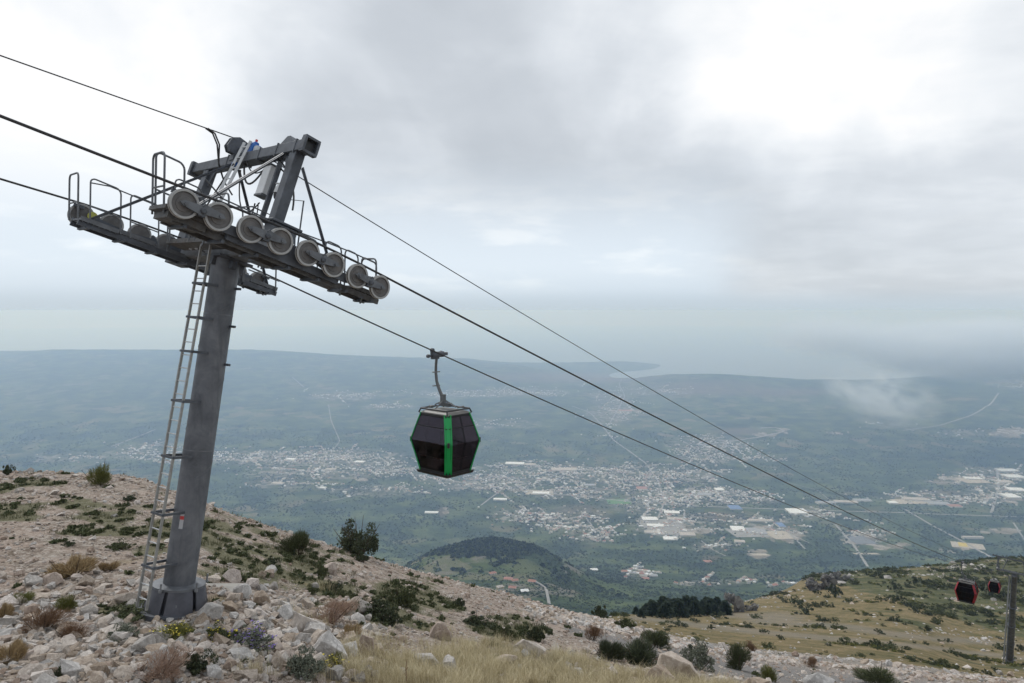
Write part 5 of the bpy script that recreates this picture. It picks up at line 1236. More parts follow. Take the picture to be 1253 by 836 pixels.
def put_rock(p, w_, h_, m, label, sq, seed, group=None, name='boulder', detail=True, cat='rock', me=None, sink=.22):
    me = me or rock_mesh(seed, M[m], 13, sq, detail); o = link(name, me)
    a = np.empty(len(me.vertices) * 3, dtype=np.float32); me.vertices.foreach_get('co', a); a = a.reshape(-1, 3); ex = np.ptp(a[:, 0]); ez = np.ptp(a[:, 2])
    o.scale = (w_ / ex, w_ / ex * .9, h_ / ez * 1.15); o.location = (p.x, p.y, p.z + h_ * (.5 - sink)); o.rotation_euler = (random.uniform(-.12, .12), random.uniform(-.2, .2), random.uniform(-.6, .6))
    tag(o, label, cat, group); return o
for i, (px, py, w_, h_, m, lab, sq) in enumerate(BIG[:-1]):
    p = hit(px, py, 2, 60); LAND.append((px, py - h_ * .5, lab, 'boulder')); put_rock(p, w_ * p.y / F, h_ * p.y / F, m, lab, sq, 900 + i)
# countable rocks in the rubble around the tower, each its own object
RK = random.Random(21); placed = 0; tries = 0
ZONES = [((0, 420), (700, 836), 'pale limestone rock in the rubble spread around the foot of the near tower', 'rocks around the tower foot', 150, (9, 20), ('rock_pale', 'rock_grey', 'rock_pale', 'rock_pink')),
         ((300, 470), (735, 836), 'pale angular rock in the rock pile between the tower and the dry grass', 'rocks piled right of the tower', 60, (10, 24), ('rock_pale', 'rock_grey', 'rock_pale')),
         ((430, 760), (795, 836), 'pale rock showing through the dry grass at the bottom', 'rocks in the dry grass', 22, (9, 18), ('rock_pale', 'rock_grey')),
         ((840, 1253), (795, 832), 'pale stone in the line of rubble along the gravel track', 'stones lining the gravel track', 40, (6, 11), ('rock_pale', 'rock_pink', 'rock_grey'))]
for (xr, yr_, lab, grp, cnt, sz, ms) in ZONES:
    for k in range(cnt):
        px, py = RK.uniform(*xr), RK.uniform(*yr_)
        if 'tower foot' in lab and py < 715 and RK.random() < .5: py += 60
        if 'track' in lab: py = np.interp(px, [860, 960, 1100, 1253], [792, 805, 819, 830]) + RK.uniform(-4, 5)
        p = hit(px, py, 2, 90)
        if p is None or (Vector((p.x, p.y, 0)) - Vector((TB.x, TB.y, 0))).length < .85: continue
        w_ = RK.uniform(*sz) * (RK.random() * .5 + .75) * p.y / F; m = RK.choice(ms); me = RK.choice(ROCKS[m])
        o = put_rock(p, w_, w_ * RK.uniform(.5, .8), m, lab, None, 0, grp, 'rock', me=me); GENERIC.append((o, ('large ' if w_ > .33 else 'small ' if w_ < .2 else '') + {'rock_pale': 'pale beige', 'rock_grey': 'whitish grey', 'rock_pink': 'pinkish brown'}[m] + ' rock', px, py)); o.rotation_euler = (RK.uniform(-.4, .4), RK.uniform(-.4, .4), RK.uniform(0, 6.28))

# loose stones, the mass nobody could count
def polar(n, r0, r1, u0=-.80, u1=.80):
    u = rng.uniform(u0, u1, n); Y = np.exp(rng.uniform(math.log(r0), math.log(r1), n)); return u * Y, Y
def keep_cover(X, Y):
    Z = height(X, Y); px, py = project(X, Y, Z); return Z, px, py, cover(px, py, X, Y, np.hypot(X, Y))
X, Y = polar(85000, 4.5, 50); Z, px, py, cv = keep_cover(X, Y)
rub = np.maximum(blob(px, py, 330, 75, 130, 790), blob(px, py, 120, 60, 370, 780)); rub = np.maximum(rub, cv[3])
cl = fbm(X / 1.3 + 40, Y / 1.3, 3)
pr = np.clip(.55 + cl * 1.3 + rub * .45, .10, 1) * (1 - .93 * np.clip(cv[0] * 1.3, 0, 1)) * (1 - .8 * cv[1]) * (1 - .75 * np.clip(cv[2] - cv[3], 0, 1)); ok = (rng.random(len(X)) < pr) & (np.hypot(X - TB.x, Y - TB.y) > .7)
X, Y, Z, rub = X[ok], Y[ok], Z[ok], rub[ok]; r_ = np.hypot(X, Y)
s_ = r_ * rng.lognormal(-5.72, .5, len(X)) * (1 + 1.7 * rub); s_ = np.minimum(s_, .5)
pink = rng.random(len(X)) < np.clip(.75 - .65 * rub, .1, 1)
for nm, sel, kinds, lab in (('loose_stones', ~pink, ROCKS['rock_pale'][:5] + ROCKS['rock_grey'][:3], 'countless small pale limestone pieces covering the foreground slope'), ('scree_stones', pink, ROCKS['rock_pink'] + ROCKS['rock_pale'][:2], 'pinkish brown scree fragments over the ridge slope')):
    n = int(sel.sum()); scatter(nm, np.stack([X, Y, Z + s_ * .12], -1)[sel], s_[sel], rng.uniform(0, 6.28, n), kinds, lab, 'stones', rng.uniform(-.5, .5, n))
# stones on the hillsides beyond
X, Y = polar(24000, 60, 640, .05, .82); Z, px, py, cv = keep_cover(X, Y)
cl = fbm(X / 30, Y / 30, 4); w_ = np.zeros(len(X))
for (cx, cy, sx, sy) in ((1200, 700, 70, 14), (1030, 705, 50, 16), (1140, 700, 60, 9), (1210, 783, 22, 8), (1110, 690, 60, 6), (955, 735, 60, 12), (1230, 745, 30, 10), (1130, 775, 30, 5), (1200, 770, 50, 5)): w_ = np.maximum(w_, blob(px, py, sx, sy, cx, cy))
ok = rng.random(len(X)) < np.clip(w_ * .45 + cl * .7 - .18 + cv[3] * .9, 0.02, 1)
X, Y, Z = X[ok], Y[ok], Z[ok]; s_ = np.hypot(X, Y) * rng.lognormal(-5.9, .45, len(X)) * 1.3
scatter('hillside_stones', np.stack([X, Y, Z], -1), s_, rng.uniform(0, 6.28, len(X)), ROCKS['rock_grey'] + ROCKS['rock_pale'][:4], 'grey and pale stones littering the scrubby hillside at right', 'stones', rng.uniform(-.4, .4, len(X)))
# rock outcrops on the far shoulder
def outcrop(px, py, wp, hp, label, seed, yr, m='cliff'):
    p = hit(px, py, *yr)
    if p is None: return
    from mathutils import noise as mn
    bm_ = bmesh.new(); r_ = random.Random(seed * 7)
    for k in range(26):
        t = r_.uniform(-1, 1); q_ = Vector((t * .42, r_.uniform(-.3, .3), r_.uniform(-.25, .30) * (1 - abs(t) * .6))); sz = r_.uniform(.16, .34); b2 = hull_rock(seed * 50 + k, 14, (1, .9, 1.25)); m_ = bpy.data.meshes.new('tmp'); b2.to_mesh(m_); b2.free()
        m_.transform(Matrix.Translation(q_) @ Matrix.Rotation(r_.uniform(0, 6.28), 4, 'Z') @ Matrix.Rotation(r_.uniform(-.4, .4), 4, 'X') @ Matrix.Scale(sz, 4)); bm_.from_mesh(m_); bpy.data.meshes.remove(m_)
    bmesh.ops.triangulate(bm_, faces=bm_.faces); bmesh.ops.subdivide_edges(bm_, edges=bm_.edges, cuts=1); bmesh.ops.triangulate(bm_, faces=bm_.faces)
    for v in bm_.verts: v.co += v.co.normalized() * (mn.noise(v.co * 9) * .03 + mn.noise(v.co * 21) * .015)
    me = bpy.data.meshes.new('rock_outcrop'); bm_.to_mesh(me); bm_.free(); me.materials.append(M[m]); o = link('rock_outcrop', me)
    w_, h_ = wp * p.y / F, hp * p.y / F; o.scale = (w_ * 1.1, w_ * .7, h_ * 1.9); o.location = (p.x, p.y + w_ * .2, p.z + h_ * .15); tag(o, label, 'rock outcrop'); return o
M['outcrop'] = rock_mat('outcrop_rock', (.23, .22, .205), (.085, .082, .08), (.38, .37, .35), .9)
M['outcrop_far'] = rock_mat('far_outcrop_rock', (.19, .175, .155), (.075, .07, .065), (.33, .30, .27), 1.6)
outcrop(897, 750, 34, 26, 'dark grey craggy outcrop at the right end of the pine clump', 1, (150, 400), 'outcrop')
outcrop(915, 748, 26, 12, 'low grey crag just right of the dark craggy outcrop', 2, (150, 400), 'outcrop')
outcrop(1008, 722, 36, 18, 'light grey outcrop on the tan shoulder', 3, (200, 460), 'outcrop')
outcrop(1030, 712, 26, 14, 'light grey outcrop right above the first one on the shoulder', 4, (200, 500), 'outcrop')
outcrop(985, 706, 56, 26, 'brown cliff dropping off the left end of the far ridge', 5, (300, 520), 'outcrop_far')
outcrop(1012, 699, 44, 16, 'brown rocky crest just right of the cliff on the far ridge', 6, (300, 520), 'outcrop_far')

# ------------------------------------------------------------------ grasses
def tuft_mesh(seed, n, h, sp, lean, wd, m):
    g = np.random.default_rng(seed); b0 = g.normal(0, sp, (n, 2)); a = g.uniform(0, 6.28, n); ln = g.uniform(.1, lean, n); hh = h * g.uniform(.55, 1.1, n)
    V, Fc = [], []
    for k in range(n):
        dx, dy = math.cos(a[k]), math.sin(a[k]); w_ = wd; px_, py_ = -dy * w_, dx * w_; x, y = b0[k]
        m1 = (x + dx * ln[k] * hh[k] * .3, y + dy * ln[k] * hh[k] * .3, hh[k] * .6); t = (x + dx * ln[k] * hh[k], y + dy * ln[k] * hh[k], hh[k])
        i = len(V); V += [(x - px_, y - py_, -.02), (x + px_, y + py_, -.02), (m1[0] + px_ * .8, m1[1] + py_ * .8, m1[2]), (m1[0] - px_ * .8, m1[1] - py_ * .8, m1[2]), t]
        Fc += [(i, i + 1, i + 2), (i, i + 2, i + 3), (i + 3, i + 2, i + 4)]
    return np_mesh('tuft', V, Fc, [m])
TG = [tuft_mesh(50 + k, 30, .36, .055, .95, .0024, M['dry_grass']) for k in range(5)]
X, Y = polar(26000, 5.0, 21, -.4, .4); Z, px, py, cv = keep_cover(X, Y); ok = rng.random(len(X)) < cv[1] ** 1.5 * np.clip(.34 + fbm(X / .55 + 3, Y / .55, 3) * 1.1, .03, .8)
X, Y, Z = X[ok], Y[ok], Z[ok]; scatter('dry_grass', np.stack([X, Y, Z], -1), rng.uniform(.35, 1.1, len(X)) * np.clip(.6 + .04 * Y, .7, 1.2), rng.uniform(0, 6.28, len(X)), TG, 'golden dry grass swaying at the bottom centre', 'grass', rng.uniform(-.15, .15, len(X)))
GG = [tuft_mesh(70 + k, 26, .13, .10, 1.2, .006, M['green_grass']) for k in range(4)] + [foliage_mesh(80 + k, 90, .07, (.34, .34, .14), M['leaf_green'], 'leafy', 6) for k in range(3)]
X, Y = polar(60000, 5.0, 50); Z, px, py, cv = keep_cover(X, Y); hbm = fbm(X / .8, Y / .8, 3); ok = rng.random(len(X)) < np.clip(cv[0] * .75 - .22 + hbm * .55, .004, .42)
X, Y, Z = X[ok], Y[ok], Z[ok]; scatter('low_herbs', np.stack([X, Y, Z], -1), rng.uniform(.35, .95, len(X)) * np.clip(Y / 18, .5, 1.4), rng.uniform(0, 6.28, len(X)), GG, 'short green herbs and grass growing in patches on the stony slope', 'herbs', rng.uniform(-.2, .2, len(X)))
# hillside scrub
SC = [BUSH['small'][0], BUSH['small_dark'][0], foliage_mesh(91, 350, .05, (1, 1, .45), M['leaf_yellow'], 'leafy', 7), foliage_mesh(92, 450, .05, (1, 1, .6), M['leaf_dark'], 'leafy', 8), foliage_mesh(93, 450, .05, (1, 1, .6), M['leaf_green'], 'leafy', 8)]
X, Y = polar(60000, 62, 720, .0, .84); Z, px, py, cv = keep_cover(X, Y); cl = fbm(X / 22 + 5, Y / 22, 5)
ok = rng.random(len(X)) < np.clip(cv[6] * .48 + cl * 1.2 - .36, .006, .7) * (1 - cv[5]) * (Y > np.where(px < 780, 64, 62))
X, Y, Z = X[ok], Y[ok], Z[ok]; r_ = np.hypot(X, Y); scatter('hillside_scrub', np.stack([X, Y, Z - .05], -1), np.minimum(r_ * rng.lognormal(-5.05, .6, len(X)), 4.2), rng.uniform(0, 6.28, len(X)), SC, 'low dark green scrub covering the far ridge and shoulder', 'scrub')

# ------------------------------------------------------------------ trees
def conifer_mesh(seed, m, n=900):
    g = np.random.default_rng(seed); t = g.uniform(.0, 1, n) ** .8; z = .14 + .86 * t; rad = .22 * (1 - t) ** .7 * (1 + .35 * np.sin(z * 34 + g.normal(0, .5, n))) + .02; a = g.uniform(0, 6.28, n); rr_ = rad * g.uniform(.4, 1.15, n) ** .6
    P_ = np.stack([np.cos(a) * rr_, np.sin(a) * rr_, z - rr_ * .25], -1); d = np.stack([np.cos(a), np.sin(a), g.normal(-.2, .3, n)], -1); s_ = .045 * g.uniform(.6, 1.4, n)[:, None]; sv_ = np.cross(d, g.normal(0, 1, (n, 3))); sv_ /= np.linalg.norm(sv_, axis=1)[:, None]
    V = np.stack([P_ - sv_ * s_ * .5, P_ + d * s_ * 1.5, P_ + sv_ * s_ * .5, P_ - d * s_ * .8], 1).reshape(-1, 3)
    return np_mesh('crown', V, np.arange(4 * n).reshape(-1, 4), [m])
CON = [conifer_mesh(200 + k, M['pine']) for k in range(4)]
q = MB(); q.tube([(0, 0, -.1), (0, 0, .5), (0, 0, .9)], [.022, .015, .006], 6); TRK = q.mesh('trunk', [M['stem']])
g = random.Random(5)
PINES = []
for k in range(46):
    px = g.uniform(778, 892); p = hit(px, 752 + g.uniform(0, 2), 150, 420) or hit(px, 757, 150, 420)
    if p is None: continue
    y = p.y + g.uniform(-6, 34); x = (px - CX) / F * y; hpx = np.interp(px, [778, 800, 830, 860, 892], [10, 18, 20, 17, 14]) * g.uniform(.8, 1.15)
    h_ = hpx * y / F * 1.15; o = empty('pine_tree', (x, y, gz(x, y) - .2), g.uniform(0, 6.28)); tag(o, 'dark pine in the dense clump beyond the tan hillside', 'tree', 'pines in the dark clump beyond the hillside'); PINES.append((x / y, y, h_, o))
    for me, nm in ((g.choice(CON), 'crown'), (TRK, 'trunk')): c = link(nm, me, None, o); c.scale = (h_ * 1.7, h_ * 1.7, h_)
def lots(px, py):
    s_ = np.zeros_like(px)
    for (cx, cy, sx, sy) in ((965, 655, 26, 12), (935, 650, 34, 12), (850, 650, 25, 8), (930, 678, 18, 8), (1055, 662, 30, 12), (1090, 670, 30, 6), (1180, 668, 26, 9), (1120, 612, 34, 5), (1190, 587, 28, 8), (1235, 530, 27, 9), (812, 642, 36, 22), (900, 624, 200, 2.5), (990, 627, 20, 6), (1235, 590, 26, 22), (930, 530, 60, 7), (757, 614, 18, 5)): s_ = np.maximum(s_, blob(px, py, sx, sy, cx, cy))
    return s_
def lowtree(seed, m, n=46):
    g2 = np.random.default_rng(seed); V, Fc = [], []
    for k in range(n):
        d = g2.normal(0, 1, 3); d /= np.linalg.norm(d); d[2] = abs(d[2]); c = d * g2.uniform(.3, .5) * np.array([1, 1, .9]) + np.array([0, 0, .12]); a = g2.normal(0, 1, 3); a /= np.linalg.norm(a); b2 = np.cross(a, g2.normal(0, 1, 3)); b2 /= np.linalg.norm(b2); s2 = g2.uniform(.14, .26)
        i = len(V); V += [c - a * s2, c + b2 * s2, c + a * s2, c - b2 * s2]; Fc.append((i, i + 1, i + 2, i + 3))
    return np_mesh('far_crown', V, Fc, [m])
M['far_tree_light'] = leaf_mat('light_tree_crowns', (.05, .08, .03), (.10, .125, .05), (.075, .10, .04))
FT = [lowtree(300 + k, M['far_tree']) for k in range(3)] + [lowtree(310, M['far_tree_light'])]
X, Y = polar(130000, 1050, 7200); Z, px, py, _ = keep_cover(X, Y)
cl = fbm(X / 260, Y / 260, 4); tw = np.zeros(len(X))
for (cx, cy, sx, sy, n) in TOWN: tw = np.maximum(tw, blob(px, py, sx, sy, cx, cy) * min(1, .3 + n / (sx * sy)))
pineh = blob(px, py, 95, 22, 600, 668) * (Y > 1700) * (Y < 3000)
ok = rng.random(len(X)) < np.clip(.40 + cl * 1.3 - tw * .5, .03, 1) * (1 - pineh) * (1 - lots(px, py))
scatter('valley_woods', np.stack([X, Y, Z - 1], -1)[ok], np.clip(Y[ok] * rng.lognormal(-6.05, .3, int(ok.sum())), 4, 12), rng.uniform(0, 6.28, int(ok.sum())), FT, 'mixed green woodland covering the valley floor and lower slopes', 'woodland')
pd = lowtree(320, M['pine'])
X, Y = polar(16000, 1700, 2700, -.2, .16); Z, px, py, _ = keep_cover(X, Y); pineh = np.clip(blob(px, py, 90, 13, 592, 672) * 1.3 + blob(px, py, 60, 9, 640, 664) * 1.0 + fbm(X / 90, Y / 90, 4) * 1.5 - .35, 0, 1) * (Y > 1850); ok = rng.random(len(X)) < pineh
scatter('pine_forest', np.stack([X, Y, Z - 1], -1)[ok], rng.uniform(8, 16, int(ok.sum())), rng.uniform(0, 6.28, int(ok.sum())), [FT[0], FT[1], pd, FT[2], FT[3], CON[0]], 'dark pine forest capping the rounded hill below', 'forest')
# ------------------------------------------------------------------ valley town
M['house_wall'] = simple('pale_render', (.66, .64, .60), .8, 0, .08, .2); M['house_roof'] = simple('light_roof', (.44, .40, .36), .7, 0, .15, .2)
M['tile_roof'] = simple('orange_tile_roof', (.34, .17, .125), .75, 0, .15, .2); M['grey_roof'] = simple('grey_roof', (.30, .31, .33), .6, 0, .1, .2)
M['white_roof'] = simple('white_sheet_roof', (.74, .75, .76), .5, 0, .05, .1); M['blue_roof'] = simple('blue_sheet_roof', (.10, .18, .36), .5, 0, .05, .1); M['cream_wall'] = simple('cream_wall', (.62, .52, .33), .8, 0, .08, .2)
M['window_dark'] = simple('dark_window', (.05, .06, .07), .3)
M['road'] = simple('pale_road', (.27, .265, .25), .85, 0, .12, .02); M['dirt'] = simple('bare_earth', (.50, .45, .38), .9, 0, .15, .02)
M['pitch'] = simple('green_pitch', (.09, .20, .06), .9, 0, .08, .05); M['asphalt_lot'] = simple('grey_lot', (.16, .17, .185), .8, 0, .12, .05); M['yellow_lot'] = simple('yellow_rows', (.52, .40, .07), .8, 0, .08, .05); M['pale_lot'] = simple('pale_lot', (.40, .36, .30), .9, 0, .1, .05)
def ground_at(px, py, y0=1300): return hit(px, py, y0, 16000, 2400)
def house_mesh(wall, roof, flat=False):
    q = MB(); q.cur = 0
    q.add([(-.5, -.5, -.6), (.5, -.5, -.6), (.5, .5, -.6), (-.5, .5, -.6), (-.5, -.5, 1), (.5, -.5, 1), (.5, .5, 1), (-.5, .5, 1)], [(0, 1, 5, 4), (1, 2, 6, 5), (2, 3, 7, 6), (3, 0, 4, 7)])
    q.cur = 1; e = .56
    if flat: q.add([(-.52, -.52, 1), (.52, -.52, 1), (.52, .52, 1), (-.52, .52, 1), (-.52, 0, 1.12), (.52, 0, 1.12)], [(0, 1, 5, 4), (3, 4, 5, 2), (0, 4, 3), (1, 2, 5), (3, 2, 1, 0)])
    else: q.add([(-e, -e, .97), (e, -e, .97), (e, e, .97), (-e, e, .97), (-.3, 0, 1.45), (.3, 0, 1.45)], [(0, 1, 5, 4), (2, 3, 4, 5), (0, 4, 3), (1, 2, 5), (3, 2, 1, 0)])
    return q.mesh('house', [M[wall], M[roof]])
HM = [house_mesh('house_wall', 'house_roof'), house_mesh('house_wall', 'white_roof'), house_mesh('house_wall', 'tile_roof'), house_mesh('house_wall', 'grey_roof')]
WMH = {k: house_mesh('house_wall', k, True) for k in ('white_roof', 'blue_roof', 'grey_roof', 'house_roof', 'tile_roof')}
g = random.Random(77)
# large sheds and halls one can point at: frame x, y, length px, depth px, roof, label
HALLS = [
 (630, 568, 22, 2.5, 'white_roof', 'long white hall at the upper left end of the industrial strip'), (648, 569, 14, 2, 'house_roof', 'cream hall right next to the long white hall'),
 (662, 604, 20, 2.5, 'white_roof', 'white shed just above the road by the crossroads'), (612, 612, 16, 2, 'white_roof', 'isolated white shed beside the slanting road'),
 (528, 628, 16, 2, 'white_roof', 'lone white shed in the woods below the green cabin'), (690, 575, 30, 3, 'house_roof', 'broad cream building with reddish front in the middle of town'),
 (722, 594, 14, 2, 'grey_roof', 'grey-roofed hall between the town houses and pitch'), (785, 598, 12, 3, 'tile_roof', 'orange-roofed block above the central junction'),
 (795, 636, 18, 4, 'white_roof', 'upper white warehouse in the cluster below the junction'), (802, 644, 20, 3, 'white_roof', 'second white warehouse below the junction cluster'), (798, 652, 18, 3, 'house_roof', 'third, cream warehouse of the junction cluster'),
 (822, 628, 18, 3, 'white_roof', 'white warehouse right of the junction cluster, by the road'), (826, 636, 18, 3, 'house_roof', 'cream warehouse just beneath the white one by the road'), (820, 660, 16, 4, 'white_roof', 'white hall at the foot of the junction cluster'), (841, 655, 18, 4, 'house_roof', 'cream hall at the right foot of the junction cluster'),
 (899, 622, 14, 5, 'blue_roof', 'blue-roofed hall on the main road'), (975, 627, 22, 6, 'white_roof', 'big square white hall on the main road'), (955, 644, 8, 5, 'blue_roof', 'small bright blue block in the gravel yard'),
 (903, 648, 16, 6, 'white_roof', 'white factory hall at the left end of the lower industrial yard'), (920, 650, 14, 6, 'grey_roof', 'grey-blue factory hall in the lower industrial yard'), (932, 652, 10, 6, 'grey_roof', 'narrow grey factory hall at the right of the lower yard'), (930, 638, 30, 2, 'house_roof', 'long thin cream shed above the lower industrial yard'),
 (905, 664, 12, 3, 'house_roof', 'cream shed below the white factory hall'), (862, 606, 16, 3, 'grey_roof', 'grey shed left of the blue-roofed hall'), (880, 600, 10, 3, 'white_roof', 'white cube among the houses above the road'),
 (1010, 616, 22, 2.5, 'grey_roof', 'grey-blue shed row on the far side of the main road'), (1035, 615, 26, 2.5, 'house_roof', 'cream shed on the far side of the main road'), (1055, 613, 20, 2.5, 'grey_roof', 'grey shed beside the cream one across the road'),
 (1092, 616, 10, 3, 'white_roof', 'small white hall at the gravel works'), (1120, 612, 26, 3, 'house_roof', 'long cream hall at the gravel works'), (1148, 617, 24, 4, 'grey_roof', 'grey-roofed hall right of the gravel works'), (1168, 620, 14, 3, 'tile_roof', 'red-brown shed right of the grey-roofed hall'),
 (1232, 576, 22, 3, 'white_roof', 'top white hall of the group at the right edge'), (1240, 584, 20, 4, 'white_roof', 'second white hall of the group at the right edge'), (1228, 590, 18, 3, 'house_roof', 'cream hall in the group at the right edge'), (1243, 600, 18, 4, 'white_roof', 'lower white hall of the group at the right edge'), (1190, 586, 18, 2.5, 'white_roof', 'white hall on the pale quarry ground'), (1236, 608, 16, 5, 'white_roof', 'square white hall under the right-edge group'),
 (1190, 659, 24, 2, 'house_roof', 'pale shed at the far right beyond the straight road'), (440, 566, 12, 2, 'white_roof', 'largest white building of the left-hand town'), (405, 575, 12, 1.6, 'house_roof', 'cream block in the left-hand town'), (356, 563, 12, 1.6, 'white_roof', 'white block at the left of the left-hand town'), (340, 592, 14, 2, 'house_roof', 'pale works building at the lower edge of the left-hand town'),
 (395, 598, 8, 1.5, 'white_roof', 'single white house in the woods below the left-hand town'), (765, 503, 16, 1.5, 'tile_roof', 'reddish building row in the village near the coast road'),
]
HALLP = []
for (px, py, wp, dp, roof, lab) in HALLS:
    p = ground_at(px, py)
    if p is None: continue
    o = link('warehouse', WMH[roof]); o.location = (p.x, p.y, p.z); m_px = p.y / F; o.scale = (wp * m_px, dp * p.y * p.y / (F * 1250) * .9, g.uniform(7, 11)); o.rotation_euler = (0, 0, g.uniform(-.12, .12) - .1); tag(o, lab, 'warehouse'); HALLP.append((px, py, lab))
def town_points():
    """houses strung along little streets, with some loose ones between"""
    out = []
    for ci, (cx, cy, sx, sy, n) in enumerate(TOWN):
        left = int(n * (1.7 if cx < 560 else 2.1)); loose = int(left * .25)
        for k in range(loose): out.append((cx + g.gauss(0, .65) * sx, cy + g.gauss(0, .65) * sy, ci))
        left -= loose
        while left > 0:
            x, y = cx + g.gauss(0, .55) * sx, cy + g.gauss(0, .55) * sy; steep = g.choice((.05, -.06, .12, .55, -.5)); L = g.randint(5, 14); dx = g.uniform(2.2, 3.6) * (.35 if abs(steep) > .3 else 1); dy = steep * (1 if abs(steep) < .3 else 1.6) * (dx if abs(steep) < .3 else 1.0)
            for k in range(L):
                if g.random() < .82: out.append((x + k * dx + g.gauss(0, .3), y + k * dy + g.choice((-.35, .35)) + g.gauss(0, .08), ci))
            left -= L
    return out
TP = town_points(); pxs = np.array([t[0] for t in TP]); pys = np.array([t[1] for t in TP])
# vectorised ray march on the valley floor
us_, vs_ = (pxs - CX) / F, (EYE - pys) / F; Yc = np.full(len(TP), np.nan); prev = None
for Yk in np.exp(np.linspace(math.log(1500), math.log(15000), 420)):
    hz_ = height(us_ * Yk, np.full_like(us_, Yk), False); m_ = (hz_ >= vs_ * Yk) & np.isnan(Yc); Yc[m_] = Yk
okk = ~np.isnan(Yc); Yc = np.where(okk, Yc, 5000) * rng.uniform(.996, 1.004, len(Yc)); Xc = us_ * Yc; Zc = height(Xc, Yc)
wid = np.array([g.uniform(8, 16) * (1.6 if g.random() < .12 else 1) for _ in TP]); app = wid / Yc
order = [i for i in np.argsort(-app) if okk[i]]
DISTRICT = {}
single = order[:270]; rest = order[270:]
AREA = [('left-hand town', 0, 480), ('middle town', 480, 740), ('town by the central junction', 740, 900), ('roadside town at right', 900, 1300)]
ROOFS = ('pale roof', 'white roof', 'orange tiled roof', 'grey roof')
HOUSES = []
for i in single:
    kx = g.choices((0, 1, 2, 3), (5, 4, 3, 2))[0]; o = link('house', HM[kx]); o.location = (Xc[i], Yc[i], Zc[i]); o.scale = (wid[i], wid[i] * g.uniform(.6, .9), g.uniform(5, 8)); o.rotation_euler = (0, 0, g.uniform(-.8, .8))
    if Yc[i] < 3400: where, grp = 'hamlet in the woods behind the hillside', 'hamlet'
    else: where = [a for a, lo, hi in AREA if lo <= pxs[i] < hi or hi == 1300][0]; grp = where
    tag(o, 'tiny pale house with ' + ROOFS[kx] + ' in the ' + where, 'house', 'houses with ' + ROOFS[kx] + ' in the ' + grp); HOUSES.append((o, 'tiny house with ' + ROOFS[kx], pxs[i], pys[i]))
V_, F_, MI = [], [], []
cube = np.array([(-.5, -.5, -.5), (.5, -.5, -.5), (.5, .5, -.5), (-.5, .5, -.5), (-.5, -.5, 1), (.5, -.5, 1), (.5, .5, 1), (-.5, .5, 1), (-.3, 0, 1.4), (.3, 0, 1.4)])
hf = [(0, 1, 5, 4), (1, 2, 6, 5), (2, 3, 7, 6), (3, 0, 4, 7), (4, 5, 9, 8), (6, 7, 8, 9), (4, 8, 7, 7), (5, 6, 9, 9)]
vv, tri, mi = [], [], []
for j, i in enumerate(rest):
    a = g.uniform(-.8, .8); c, s = math.cos(a), math.sin(a); q_ = cube * np.array([wid[i], wid[i] * .75, g.uniform(4.5, 8)]); x = q_[:, 0] * c - q_[:, 1] * s + Xc[i]; y = q_[:, 0] * s + q_[:, 1] * c + Yc[i]; vv.append(np.stack([x, y, q_[:, 2] + Zc[i]], -1)); b0 = 10 * j; kx = g.choices((1, 2, 3), (4, 2, 5))[0]
    for f_i, f_ in enumerate(((0, 1, 5), (0, 5, 4), (1, 2, 6), (1, 6, 5), (2, 3, 7), (2, 7, 6), (3, 0, 4), (3, 4, 7), (4, 5, 9), (4, 9, 8), (6, 7, 8), (6, 8, 9), (4, 8, 7), (5, 6, 9))): tri.append([b0 + t for t in f_]); mi.append(0 if f_i < 8 else kx)
me = np_mesh('town_houses', np.vstack(vv), np.array(tri), [M['house_wall'], M['white_roof'], M['tile_roof'], M['house_roof']]); me.polygons.foreach_set('material_index', np.array(mi, dtype=np.int32))
o = link('town_houses', me); tag(o, 'mass of tiny pale houses spread over the valley towns', 'houses', kind='stuff')
# hamlet houses on the near side of the wooded hill, with windows
HAM = [(603, 703, 8, 'tile_roof', 'red-roofed house highest in the hamlet below the pine hill'), (622, 710, 10, 'tile_roof', 'red-roofed house left of the two biggest in the hamlet'), (630, 712, 8, 'tile_roof', 'red-roofed house squeezed against its bigger left neighbour'), (627, 721, 9, 'tile_roof', 'orange-roofed house lowest in the hamlet'), (612, 720, 8, 'house_roof', 'cream-roofed house at the lower left of the hamlet'), (642, 725, 9, 'white_roof', 'white house at the lower right of the hamlet'), (651, 713, 9, 'tile_roof', 'red-roofed house beside the pale yard at the right of the hamlet'),
       (764, 700, 7, 'tile_roof', 'left red-roofed house of the second hamlet in the woods'), (779, 702, 7, 'tile_roof', 'middle red-roofed house of the second hamlet'), (789, 699, 7, 'tile_roof', 'right red-roofed house of the second hamlet'), (790, 709, 8, 'tile_roof', 'lowest red-roofed house of the second hamlet'), (727, 698, 8, 'white_roof', 'white house alone in the woods left of the second hamlet'), (948, 717, 7, 'tile_roof', 'red-roofed house near the cliff at the wood edge'), (866, 688, 9, 'tile_roof', 'orange roof alone in the woods under the industrial yard')]
